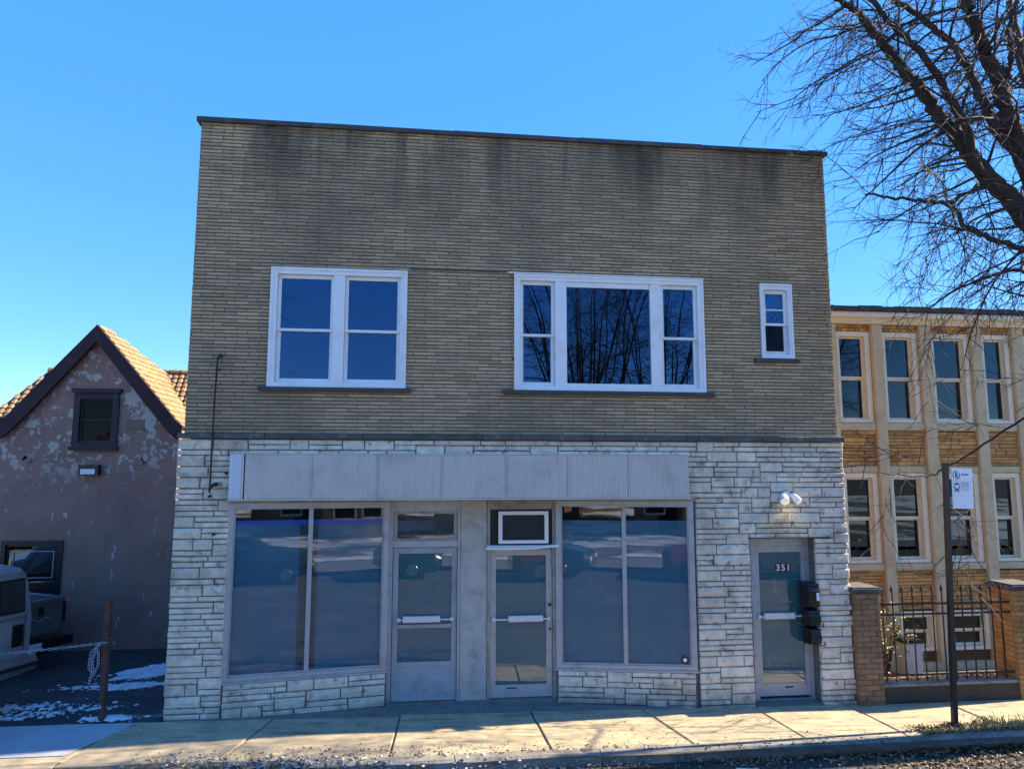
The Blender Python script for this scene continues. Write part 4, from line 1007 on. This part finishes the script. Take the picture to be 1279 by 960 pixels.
mb = MB(); mb.box(6.95, 14.35, RY + .302, RY + .32, -.8, 6.3); mb.build('dark_backing', M['dark'], apt)  # dark board added behind the panes so they show no light inside
mb = MB(); mb.box(6.9, 7.1, RY + .302, 14, -.8, 6.3); mb.box(14.2, 14.4, RY + .302, 14, -.8, 6.3); mb.box(6.9, 14.4, 13.8, 14, -.8, 6.3); mb.box(7.11, 14.19, RY + .31, 13.79, 6.2, 6.25); mb.build('side_wall', cb, apt)
for a, b_ in pil:
    mb = MB(); mb.cbox(a, b_, RY - .13, RY + .02, -.8, 6.12, .012); mb.build('pilaster', M['lime'], apt)
def dh_window(par, x0, x1, zb, zt, name='window', fr=.085):
    w = MB(); w.ring(x0, x1, RY - .05, RY + .22, zb, zt, fr, fr + .02, .06, .09)
    w = w.build(name, M['cream'], par)
    xa, xb = x0 + fr, x1 - fr - .02; mid = (zb + zt) / 2 - .02
    s = MB(); s.ring(xa + .002, xb - .002, RY + .08, RY + .12, zb + .062, mid, .03, .03, .04, .035); s.ring(xa + .002, xb - .002, RY + .04, RY + .078, mid + .002, zt - .092, .03, .03, .03, .035); s.build('sash', M['cream'], w)
    b = MB(); b.box(xa + .03, xb - .03, RY + .10, RY + .106, zb + .10, mid - .03); b.build('pane', gl_apt, w)
    b = MB(); b.box(xa + .03, xb - .03, RY + .06, RY + .066, mid + .03, zt - .125); b.build('pane', gl_apt, w)
    return w
for a, b_ in bays:
    dh_window(apt, a + .012, b_ - .012, 4.175, 5.975); dh_window(apt, a + .012, b_ - .012, 1.485, 3.195)
    dh_window(apt, a + .062, b_ - .012, -.155, .575, 'basement_window', .06)
    for zz in (4.02, 1.35):
        mb = MB(); mb.cbox(a + .003, b_ - .003, RY - .10, RY + .02, zz, zz + .145 if zz > 2 else zz + .125, .01); mb.build('window_sill', M['lime'], apt)
    mb = MB(); mb.cbox(a + .003, b_ - .003, RY - .08, RY + .02, 3.203, 3.33, .01); mb.build('window_lintel', M['lime'], apt)
rs = random.Random(9); nst = [0]
def ledgestones(a, b_, zb, zt):
    z = zb
    while z < zt - .03:
        h = rs.choice([.052, .06, .07, .085]); h = min(h, zt - z); x = a
        while x < b_ - .01:
            l = rs.uniform(.16, .55); l = b_ - x if b_ - x - l < .12 else l
            m_ = MB(); y = RY - rs.uniform(.035, .075)
            m_.cbox(x + .004, x + l - .004, y, RY + .01, z + .004, z + h - .004, .006)
            m_.v = [(p[0] + rs.uniform(-.003, .003), p[1] + rs.uniform(-.006, .006), p[2] + rs.uniform(-.002, .002)) for p in m_.v]
            m_.build('ledgestone', M['orange'], apt); nst[0] += 1
            x += l
        z += h
for a, b_ in bays[:5]:
    ledgestones(a + .004, b_ - .004, 3.335, 4.018); ledgestones(a + .004, b_ - .004, .62, 1.345)
mb = MB()
for a, b_ in bays[5:]:
    for k in range(9): mb.cbox(a + .01, b_ - .01, RY - .05, RY + .01, 3.34 + k * .075, 3.405 + k * .075, .006); mb.cbox(a + .01, b_ - .01, RY - .05, RY + .01, .63 + k * .075, .695 + k * .075, .006)
for i in range(60): x = 7.0 + i * .125; mb.cbox(x, x + .115, RY - .03, RY + .01, 5.99, 6.05, .004); mb.cbox(x + .05, x + .165, RY - .03, RY + .01, 6.06, 6.115, .004)
mb.build('ledgestone_work', M['orange'], apt, kind='stuff')
mb = MB(); mb.box(6.85, 14.45, RY - .16, RY + .02, 6.125, 6.165); mb.box(6.85, 14.45, RY - .20, RY + .02, 6.165, 6.2)
mb.tube([(6.85, RY - .26, 6.275), (14.45, RY - .26, 6.275)], .07, 10); mb.box(6.85, 14.45, RY - .24, RY + .02, 6.2, 6.34); mb.build('cornice', M['cream'], apt)
mb = MB(); 
for i in range(31):
    x = 6.8 + i * .25; d = rs.uniform(-.012, .012); mb.box(x, x + .244, RY - .36, RY + .4, 6.345 + d, 6.40 + d); mb.box(x + .03, x + .27, RY - .30, RY + .6, 6.405 + d, 6.45 + d)
mb.build('roof_edge', mat('dark_shingle', (.07, .06, .055), [((.13, .11, .095), 8, .5, .7)], .9, .5, 40, isl=.3), apt)
mb = MB(); mb.box(6.9, 14.4, RY - .16, RY - .002, -.8, -.36); mb.build('foundation_ledge', M['lime'], apt)

# yard behind the fence
yard = sheet('yard', [6.52, 7.5, 8.5, 9.5, 11, 14], [.10, .5, 1.2, 2.0, 2.85], lambda x, y: .17 if y < .3 else .17 - .24 * (y - .1), M['dirt'])
leaves('yard_leaves', 1500, lambda rd: ((lambda y: (rd.uniform(6.6, 12), y, .18 - (.24 * (y - .1) if y > .3 else 0)))(.06 + abs(rd.gauss(0, .35)))), .012, .035, M['leafred'], 41)
leaves('yard_leaves', 900, lambda rd: (rd.uniform(6.6, 12), .02 + abs(rd.gauss(0, .12)), .19), .012, .03, M['leaf'], 42)
# piers, low wall, fence
M['pier'] = mat('brown_pier_brick', (.27, .15, .075), [((.18, .10, .05), 5, .45, .7), ((.24, .17, .11), 16, .55, .8)], .9, .5, 70, .2)
M['pier_sunlit'] = mat('sunlit_pier_brick', (.42, .22, .07), [((.30, .15, .05), 5, .45, .7)], .9, .5, 70, .2)  # pier brick with the sunlight put into a brighter orange colour
def pier(lab, x0, x1, m):
    t = thing('brick_pier', lab, 'gate pier', ((x0 + x1) / 2, .1, -.07), 0, 'brick piers at the ends of the fence')
    y0, y1 = -.13, .33
    b = MB(); b.box(x0 + .012, x1 - .012, y0 + .012, y1 - .012, -.3, 1.49); b.build('core', M['joint'], t)
    z = -.09; k = 0
    while z < 1.46:
        x = x0 - (.11 if k % 2 else 0)
        while x < x1 - .01:
            a, c = max(x, x0), min(x + .21, x1)
            if c - a > .02:
                b = MB(); b.cbox(a + .004, c - .004, y0 + rs.uniform(-.003, .003), y0 + .08, z + .004, z + .071, .004); b.build('brick', m, t)
            x += .21 + .003
        for sx in (x0, x1 - .08):
            y = y0 + .083
            while y < y1 - .02:
                b = MB(); b.box(sx + .002, sx + .078, y, min(y + .2, y1), z + .004, z + .071); b.build('brick', m, t); y += .21
        z += .0745; k += 1
    b = MB(); b.box(x0 - .035, x1 + .035, y0 - .035, y1 + .035, 1.492, 1.545); b.box(x0 - .01, x1 + .01, y0 - .01, y1 + .01, 1.5451, 1.565); b.build('cap', M['ledge'], t)
pier('brown brick fence pier against the corner of the white stone front', 6.14, 6.53, M['pier'])
pier('brick pier coloured as if sunlit at the far right end of the iron fence', 8.66, 9.1, M['pier_sunlit'])
t = thing('retaining_wall', 'low dark concrete wall under the iron fence', 'low wall', (7.6, 0, -.07))
b = MB(); b.box(6.535, 8.655, -.10, .09, -.3, .165); b.build('body', mat('dark_concrete_wall', (.06, .05, .036), [((.035, .03, .022), 3, .45, .7), ((.10, .085, .06), 14, .55, .8)], .95, .7, 40), t)
b = MB(); b.box(6.535, 8.655, -.115, .10, .167, .205); b.build('wall_cap', M['kerb'], t)
t = thing('iron_fence', 'black iron fence of thin spiked pickets on the low wall between two brick piers', 'fence', (7.6, -.02, .2))
xs_ = [6.64 + i * .158 for i in range(13)]
for i, x in enumerate(xs_):
    b = MB(); l = rs.uniform(-.006, .006); b.box(x - .0075, x + .0075, -.0275, -.0125, .21, 1.475)
    b.tube([(x + l, -.02, 1.475), (x + l, -.02, 1.495), (x + l, -.02, 1.52), (x + l, -.02, 1.57)], [.012, .026, .02, .002], 6); b.build('picket', M['rust'] if False else M['black'], t)
for zz in (1.30, 1.155, .30):
    b = MB(); b.box(6.53, 8.66, -.038, -.0295, zz - .015, zz + .015); b.build('rail', M['black'], t)
# shrub and bin in the yard
t = thing('small_shrub', 'small yellow green shrub behind the fence next to the brown pier', 'shrub', (7.08, .62, .1))
b = MB(); rq = random.Random(3); tips = []
for k in range(14):
    a = rq.uniform(0, 6.28); h = rq.uniform(.5, 1.05); e = (7.08 + math.cos(a) * .22, .62 + math.sin(a) * .2, .1 + h)
    b.tube([(7.08, .62, .02), (7.08 + math.cos(a) * .1, .62 + math.sin(a) * .1, .1 + h * .6), e], [.012, .008, .004], 5); tips.append(e)
b.build('stems', M['rust'], t)
b = MB()
for e in tips:
    for _ in range(22):
        p = Vector(e) + Vector((rq.gauss(0, .10), rq.gauss(0, .10), rq.gauss(-.06, .13))); s = rq.uniform(.022, .045)
        q = Matrix.Rotation(rq.uniform(0, 6.28), 3, 'Z') @ Matrix.Rotation(rq.uniform(0, 3), 3, 'X')
        b.poly([p + q @ Vector(w) * s for w in ((-1, 0, 0), (0, -.45, .1), (1, 0, 0), (0, .45, .1))])
b.build('leaves', mat('yellow_green_leaf', (.22, .22, .06), [((.12, .13, .04), 9, .45, .65)], .6, isl=.5), t, kind='stuff')
t = thing('garden_bin', 'pale grey box bin with a dark lid by the basement window', 'bin', (8.55, 2.1, -.3))
b = MB(); b.prism([(8.36, -.32), (8.64, -.32), (8.67, .24), (8.33, .24)], 1.95, 2.3); b.build('body', mat('grey_plastic', (.52, .52, .50), [((.27, .27, .26), 6, .5, .8)], .5), t)
b = MB(); b.prism([(8.31, .243), (8.69, .243), (8.65, .30), (8.35, .30)], 1.92, 2.33); b.box(8.42, 8.58, 1.90, 1.935, .26, .31); b.build('lid', M['black'], t)

# ------------------------------------------------------------------ bus stop sign
t = thing('bus_stop_sign', 'black square post with a white bus stop plate at the edge of the pavement', 'bus stop sign', (6.86, -1.05, -.07))
P0, P1 = Vector((6.862, -1.05, -.09)), Vector((7.015, -1.02, 3.35)); d = (P1 - P0)
b = MB(); hw = .030
b.v = [tuple(q + Vector((sx * hw, sy * hw, 0))) for q in (P0, P1) for sx, sy in ((-1, -1), (1, -1), (1, 1), (-1, 1))]
b.f = [(0,1,5,4),(1,2,6,5),(2,3,7,6),(3,0,4,7),(4,5,6,7)]; b.m = [0] * 5; b.build('post', M['black'], t)
b = MB(); b.box(6.80, 6.925, -1.11, -.99, -.09, -.02); b.build('base_sleeve', M['black'], t)
PW, PH = .335, .545
plt = link('sign_plate', None)
bpy.data.objects.remove(plt)
b = MB(); b.box(-PW / 2, PW / 2, -.004, .004, -PH / 2, PH / 2, 0)
pb = b.build('sign_plate', mat('sign_white', (.80, .81, .84), [((.7, .7, .72), 3, .5, .8)], .45), t, local=True)
pb.location = Vector((7.225, -1.045, 3.005)) - root_loc(t); pb.rotation_euler = (0, R(2.0), R(6))
navy = mat('navy_print', (.02, .03, .16), [], .5)
def on_plate(mbk, name, m): o = mbk.build(name, m, pb, local=True); return o
b = MB(); n = 28
for i in range(n):
    t0, t1 = 2 * math.pi * i / n, 2 * math.pi * (i + 1) / n; c = (-.095, .175)
    if i in (3, 4, 17, 18): continue
    b.poly([(c[0] + r * math.cos(a), -.0055, c[1] + r * math.sin(a)) for r, a in ((.046, t0), (.046, t1), (.058, t1), (.058, t0))])
on_plate(b, 'ring_emblem', navy)
def plate_text(s, size, x, z, bold=.0, name='lettering'):
    o = text_mesh(s, size, name, navy, pb, (0, 0, 0), .0008, bold=bold); o.location = (x, -.0055, z); return o
plate_text('R', .085, -.093, .146, .003, 'emblem_letter')
plate_text('Bus Stop', .033, .045, .178, .0012)
b = MB(); b.box(-.14, .14, -.0056, -.0044, .088, .091); on_plate(b, 'rule_line', navy)
b = MB()                                   # bus pictogram
b.poly([(-.135, -.0056, -.035), (-.055, -.0056, -.035), (-.055, -.0056, .055), (-.066, -.0056, .072), (-.124, -.0056, .072), (-.135, -.0056, .055)])
b.box(-.142, -.136, -.0056, -.0046, .0, .03); b.box(-.054, -.048, -.0056, -.0046, .0, .03); b.box(-.128, -.110, -.0056, -.0046, -.052, -.036); b.box(-.08, -.062, -.0056, -.0046, -.052, -.036); on_plate(b, 'bus_symbol', navy)
b = MB(); b.poly([(-.126, -.0062, .0), (-.064, -.0062, .0), (-.064, -.0062, .046), (-.126, -.0062, .046)]); b.poly([(-.127, -.0062, -.026), (-.112, -.0062, -.026), (-.112, -.0062, -.014), (-.127, -.0062, -.014)]); b.poly([(-.078, -.0062, -.026), (-.063, -.0062, -.026), (-.063, -.0062, -.014), (-.078, -.0062, -.014)])
on_plate(b, 'bus_windscreen', bpy.data.materials['sign_white'])
greyp = mat('grey_print', (.35, .37, .48), [], .6)
b = MB(); rq = random.Random(8)
for zz, hh in ((.055, .022), (.024, .022), (-.006, .01), (-.026, .01)):
    x = -.025
    while x < .10:
        w_ = rq.uniform(.008, .02); b.box(x, x + w_, -.0054, -.0044, zz, zz + hh); x += w_ + .005
on_plate(b, 'small_print', greyp)['kind'] = 'stuff'
b = MB(); b.box(-.02, .04, -.0054, -.0044, -.235, -.228); on_plate(b, 'rule_line', greyp)

# ------------------------------------------------------------------ bare street tree
bark = mat('dark_bark', (.036, .028, .025), [((.04, .033, .028), 14, .42, .65, (1, 1, .3)), ((.08, .065, .055), 30, .58, .8)], .95, .8, 60, bdist=.02)
twigm = mat('pale_twig', (.085, .062, .052), [((.05, .036, .032), 20, .45, .7)], .85)
def smooth(pts, n):
    P = [Vector(q) for q in pts]; P = [P[0] * 2 - P[1]] + P + [P[-1] * 2 - P[-2]]; out = []
    for i in range(1, len(P) - 2):
        for k in range(n):
            t = k / n; a, b_, c, d_ = P[i-1], P[i], P[i+1], P[i+2]
            out.append(.5 * ((2*b_) + (-a + c) * t + (2*a - 5*b_ + 4*c - d_) * t*t + (-a + 3*b_ - 3*c + d_) * t**3))
    out.append(P[-2]); return out
def grow(mb, p, d, L, r, rq, droop, n=5, wob=.16, sides=3):
    pts = [p.copy()]; dd = d.normalized(); st = L / n
    for i in range(n):
        dd = (dd + Vector((rq.gauss(0, wob), rq.gauss(0, wob), rq.gauss(0, wob) - droop)) ).normalized(); pts.append(pts[-1] + dd * st)
    mb.tube(pts, [r * (1 - .72 * i / n) for i in range(n + 1)], sides, caps=False); return pts
def at_path(pts, f):
    i = min(int(f * (len(pts) - 1)), len(pts) - 2); t = f * (len(pts) - 1) - i
    return pts[i].lerp(pts[i + 1], t), (pts[i + 1] - pts[i]).normalized()
def bare_tree(root, trunk, trunk_r, limbs, seed, sec_len=(.8, 2.0), dens=3.2, bias=Vector((0, 0, 0)), detail=3):
    rq = random.Random(seed); o = root_loc(root)
    b = MB(); tp = smooth(trunk, 5); b.tube(tp, [trunk_r * (1 + .5 * max(0, 1 - i / 3)) * (1 - .25 * i / len(tp)) for i in range(len(tp))], 12); b.build('trunk', bark, root, smooth=True)
    sec = MB(); tw = MB()
    for lb in limbs:
        pts, r0, r1 = lb[:3]; dm = lb[3] if len(lb) > 3 else 1
        P = smooth(pts, 6); n = len(P)
        b = MB(); b.tube([q + Vector((rq.gauss(0, .012), rq.gauss(0, .012), rq.gauss(0, .012))) for q in P], [r0 + (r1 - r0) * i / (n - 1) for i in range(n)], 8); b.build('limb', bark, root, smooth=True)
        Ln = sum((P[i + 1] - P[i]).length for i in range(n - 1)); ns = max(2, int(Ln * dens * dm))
        for k in range(ns):
            f = (k + rq.random()) / ns
            p, d = at_path(P, f); rr = r0 + (r1 - r0) * f
            rnd = Vector((rq.gauss(0, 1), rq.gauss(0, 1), rq.gauss(0, 1))); perp = (rnd - d * rnd.dot(d)).normalized()
            sd_ = (d * rq.uniform(.1, .6) + perp * 1.0 + bias * rq.uniform(.2, 1.2)).normalized()
            L = rq.uniform(*sec_len) * (.65 + .5 * (1 - abs(f - .5)))
            S = grow(sec, p, sd_, L, min(rr * .5, .026) * rq.uniform(.5, 1), rq, .05, 7, .13, 5)
            nt = int(L * (6.5 if detail > 2 else 5))
            for j in range(nt):
                f2 = .15 + .85 * (j + rq.random()) / nt
                q, d2 = at_path(S, f2); rnd = Vector((rq.gauss(0, 1), rq.gauss(0, 1), rq.gauss(0, 1))); perp = (rnd - d2 * rnd.dot(d2)).normalized()
                td = (d2 * .7 + perp * .8 + bias * .3).normalized(); L2 = rq.uniform(.35, .95)
                T = grow(tw, q, td, L2, rq.uniform(.0055, .009), rq, .07, 5, .14, 3)
                if detail > 2:
                    for _ in range(rq.randint(2, 4)):
                        q3, d3_ = at_path(T, rq.uniform(.2, .95)); rnd = Vector((rq.gauss(0, 1), rq.gauss(0, 1), rq.gauss(0, 1)))
                        grow(tw, q3, (d3_ * .8 + rnd * .45 + Vector((0, 0, -.1))), rq.uniform(.15, .42), .0042, rq, .06, 3, .15, 3)
    sec.build('branches', bark, root, smooth=True, kind='stuff'); tw.build('twigs', twigm, root, kind='stuff')
tree = thing('street_tree', 'bare winter street tree at the right, dark limbs and drooping twigs reaching over the pavement', 'tree', (9.55, -1.15, -.07))
F0 = (8.95, -1.1, 6.0)
limbs = [
    ([(8.9, -1.1, 5.8), (8.69, -1.10, 6.53), (8.31, -1.05, 7.13), (8.04, -1.00, 7.47), (7.79, -1.00, 7.78), (7.61, -1.00, 8.05), (7.32, -1.00, 8.39), (7.02, -1.05, 8.73), (6.71, -1.10, 9.02), (6.50, -1.10, 9.31), (6.27, -1.15, 9.51), (6.04, -1.20, 9.74), (5.78, -1.25, 9.85), (5.55, -1.30, 9.95)], .145, .032),
    ([(8.01, -1.05, 7.42), (7.68, -1.15, 7.65), (7.56, -1.25, 8.05), (7.18, -1.40, 8.44), (6.93, -1.50, 8.69), (6.62, -1.60, 8.93), (6.38, -1.65, 9.12), (6.13, -1.70, 9.29), (5.87, -1.75, 9.53), (5.62, -1.80, 9.72)], .065, .03),
    ([(8.82, -1.00, 6.6), (8.76, -0.80, 7.87), (8.58, -0.70, 8.25), (8.39, -0.60, 8.91), (8.26, -0.50, 9.51), (8.09, -0.50, 9.83), (7.88, -0.50, 10.03), (7.64, -0.40, 10.34), (7.26, -0.40, 10.59), (6.91, -0.40, 10.79)], .085, .035),
    ([(8.85, -1.15, 6.7), (8.78, -1.20, 7.09), (8.33, -1.30, 7.82), (8.06, -1.40, 8.20), (7.96, -1.40, 8.70), (7.74, -1.50, 9.00), (7.66, -1.50, 9.24), (7.44, -1.60, 9.53), (7.37, -1.60, 9.78), (7.20, -1.70, 10.18), (7.0, -1.8, 10.9)], .135, .06),
    ([(7.99, -1.40, 8.63), (8.05, -1.50, 8.79), (8.01, -1.60, 9.09), (7.90, -1.70, 9.31), (7.93, -1.80, 9.54), (7.96, -1.90, 9.86)], .045, .025),
    ([(9.03, -1.00, 6.4), (9.03, -1.00, 7.73), (9.07, -0.80, 8.91), (9.10, -0.60, 9.82), (9.13, -0.50, 10.70)], .12, .05),
    ([(8.85, -1.1, 6.2), (8.67, -1.10, 6.31), (8.32, -1.20, 6.34), (7.70, -1.30, 6.46), (7.27, -1.40, 6.60), (6.97, -1.50, 6.82), (6.56, -1.50, 6.86), (6.15, -1.50, 6.89), (5.75, -1.50, 6.92)], .05, .014, .7),
    ([(6.94, -1.50, 6.84), (7.32, -1.30, 7.04), (7.78, -1.10, 7.27), (8.10, -1.00, 7.40)], .03, .025, .6),
    ([(9.0, -1.05, 5.6), (8.85, -1.00, 5.85), (8.67, -0.80, 6.16), (8.33, -0.60, 6.12), (7.88, -0.50, 5.95), (7.41, -0.40, 5.65)], .04, .010, .8),
    ([(9.3, -1.1, 4.4), (8.7, -.7, 4.1), (8.05, -.35, 3.55), (7.6, -.2, 3.25), (7.2, -.2, 3.15), (6.7, -.1, 3.22)], .020, .006, .35),
    ([(9.2, -1.1, 5.0), (10, -.6, 7), (10.8, -.3, 9), (11.4, 0, 11)], .15, .05, .7),
    ([(9.2, -1.1, 5.0), (9.6, -2.0, 7), (10, -2.8, 9.2)], .13, .05, .7),
]
bare_tree(tree, [(9.62, -1.15, -.2), (9.6, -1.15, 1), (9.5, -1.12, 2.6), (9.3, -1.1, 4.4), (9.0, -1.1, 5.9), (8.75, -1.08, 6.6)], .23, limbs, 12, bias=Vector((-.6, 0, -.14)), dens=5.6)

# ------------------------------------------------------------------ the other side of the street (seen mirrored in the windows)
def bungalow(lab, x, y, rz, brickc, roofc):
    t = thing('brick_bungalow', lab, 'house', (x, y, -.05), rz, 'bungalows across the street')
    wm = mat('bungalow_brick', brickc, [(tuple(c * .6 for c in brickc), 4, .45, .7)], .9, .4, 40); rm = mat('bungalow_roof', roofc, [((.6, .62, .66), .5, .5, .56)], .9, .5, 20)
    b = MB(); b.box(-3.8, 3.8, -9, 0, 0, 3.3); b.box(-1.4, 3.0, -.2, 1.4, 0, 2.9); b.build('wall', wm, t, local=True)
    b = MB(); b.poly([(-4.4, .6, 3.25), (4.4, .6, 3.25), (1.6, -3.6, 5.9), (-1.6, -3.6, 5.9)]); b.poly([(4.4, .6, 3.25), (4.4, -9.6, 3.25), (1.6, -6, 5.9), (1.6, -3.6, 5.9)]); b.poly([(-4.4, .6, 3.25), (-1.6, -3.6, 5.9), (-1.6, -6, 5.9), (-4.4, -9.6, 3.25)]); b.poly([(-4.4, -9.6, 3.25), (4.4, -9.6, 3.25), (1.6, -6, 5.9), (-1.6, -6, 5.9)])
    b.poly([(-2.0, 1.9, 2.8), (3.6, 1.9, 2.8), (2.4, .2, 3.9), (-.8, .2, 3.9)]); b.build('roof', rm, t, local=True)
    b = MB(); b.box(-4.45, 4.45, .45, .66, 3.12, 3.27); b.box(-2.05, 3.65, 1.8, 1.95, 2.68, 2.82); b.build('eaves_board', M['white'], t, local=True)
    for xa, ya in ((-3.3, .0), (-.9, 1.4), (.4, 1.4), (1.7, 1.4)):
        b = MB(); b.ring(xa, xa + 1.05, ya, ya + .06, 1.0, 2.5, .09, .09, .09, .09); w = b.build('window', M['white'], t, local=True)
        b = MB(); b.box(xa + .09, xa + .96, ya + .005, ya + .02, 1.09, 2.41); b.build('pane', M['dark'], w, local=True)
    b = MB(); b.box(-2.6, -1.7, 0, .05, .2, 2.3); b.build('door', M['redboard'], t, local=True)
    b = MB(); b.box(-2.9, -1.4, .0, 1.3, -.1, .22); b.build('step', M['kerb'], t, local=True)
bungalow('tan brick bungalow with a hipped roof straight across the street', 4.2, -25, 0, (.36, .27, .17), (.16, .13, .11))
bungalow('dark red bungalow across the street toward the left', -7.5, -27, 0, (.26, .13, .09), (.10, .095, .09))
bungalow('pale bungalow across the street toward the right', 15.5, -26, 0, (.45, .40, .31), (.13, .12, .12))
bungalow('grey brown bungalow farthest to the left across the street', -19, -27, 0, (.30, .25, .2), (.12, .11, .10))
def opp_tree(lab, x, y, h, seed):
    t = thing('bare_tree', lab, 'tree', (x, y, -.05), 0, 'bare trees across the street'); rq = random.Random(seed)
    L = []
    for k in range(12):
        a = k * 2.4 + rq.random(); s = rq.uniform(.5, 1); z1 = h * rq.uniform(.26, .42)
        L.append(([(x, y, z1), (x + math.cos(a) * h * .1, y + math.sin(a) * h * .1, z1 + h * .17), (x + math.cos(a) * h * .2 * s, y + math.sin(a) * h * .2 * s, z1 + h * .38), (x + math.cos(a) * h * .3 * s, y + math.sin(a) * h * .3 * s, z1 + h * .55)], h * .0042, h * .0012))
    bare_tree(t, [(x, y, -.1), (x + .1, y, h * .15), (x, y + .1, h * .3), (x + .1, y, h * .48)], h * .0085, L, seed, (1.2, 3.4), 2.6, Vector((0, 0, .25)), 2)
for i, (lab, x, y, h) in enumerate((('tall bare tree across the street in front of the tan bungalow', 7.0, -21, 15), ('bare tree across the street beside the pale bungalow', 11.5, -24, 14), ('wide bare tree behind the gap between the tan and pale bungalows', 9.5, -33, 17), ('bare tree across the street at the dark red bungalow', -9.5, -19.5, 12), ('slim bare tree across the street at the far right', 19, -18.5, 13))):
    opp_tree(lab, x, y, h, 60 + i)
# cars parked along the far kerb
def car(lab, x, paint):
    ct = thing('parked_car', lab, 'car', (x, -12.4, -.15), 0, 'cars parked across the street')
    b = MB(); b.loft([section(0, .75, .66, .35, .85, rz=.08), section(.25, .86, .78, .25, .92, rz=.1), section(1.0, .88, .68, .22, 1.05, rz=.1), section(1.5, .88, .60, .22, 1.40, rz=.14), section(2.6, .88, .60, .22, 1.42, rz=.14), section(3.3, .88, .72, .22, 1.02, rz=.1), section(4.3, .85, .76, .25, .85, rz=.1), section(4.5, .76, .66, .35, .72, rz=.08)]); b.build('body', mat('car_paint', paint, [], .2), ct, local=True)
    for wx in (.85, 3.6):
        for s in (-1, 1): wheel(ct, wx, s * .88, .31, .2)
    for xa, xb, xc, xd in ((1.25, 2.02, 2.02, 1.6), (2.1, 2.85, 2.6, 2.1)):
        b = MB(); panel4(b, [(xa, .83, 1.02), (xb, .83, 1.02), (xc, .70, 1.34), (xd, .70, 1.34)], -.012); b.build('side_window', gl_car, ct, local=True)
    for s in (-1, 1): b = MB(); ya, yb = sorted((s * .45, s * .70)); b.box(4.44, 4.52, ya, yb, .55, .68); b.build('headlight', M['numeral'], ct, local=True)
car('dark blue saloon car parked farthest left along the opposite kerb', -9.2, (.02, .024, .035))
car('dark green saloon car parked across the street', -5.2 + 1.2, (.02, .04, .03))
car('dark red saloon car parked across the street', 2.6, (.16, .02, .02))
car('grey saloon car parked farthest right along the opposite kerb', 9.4, (.12, .125, .13))
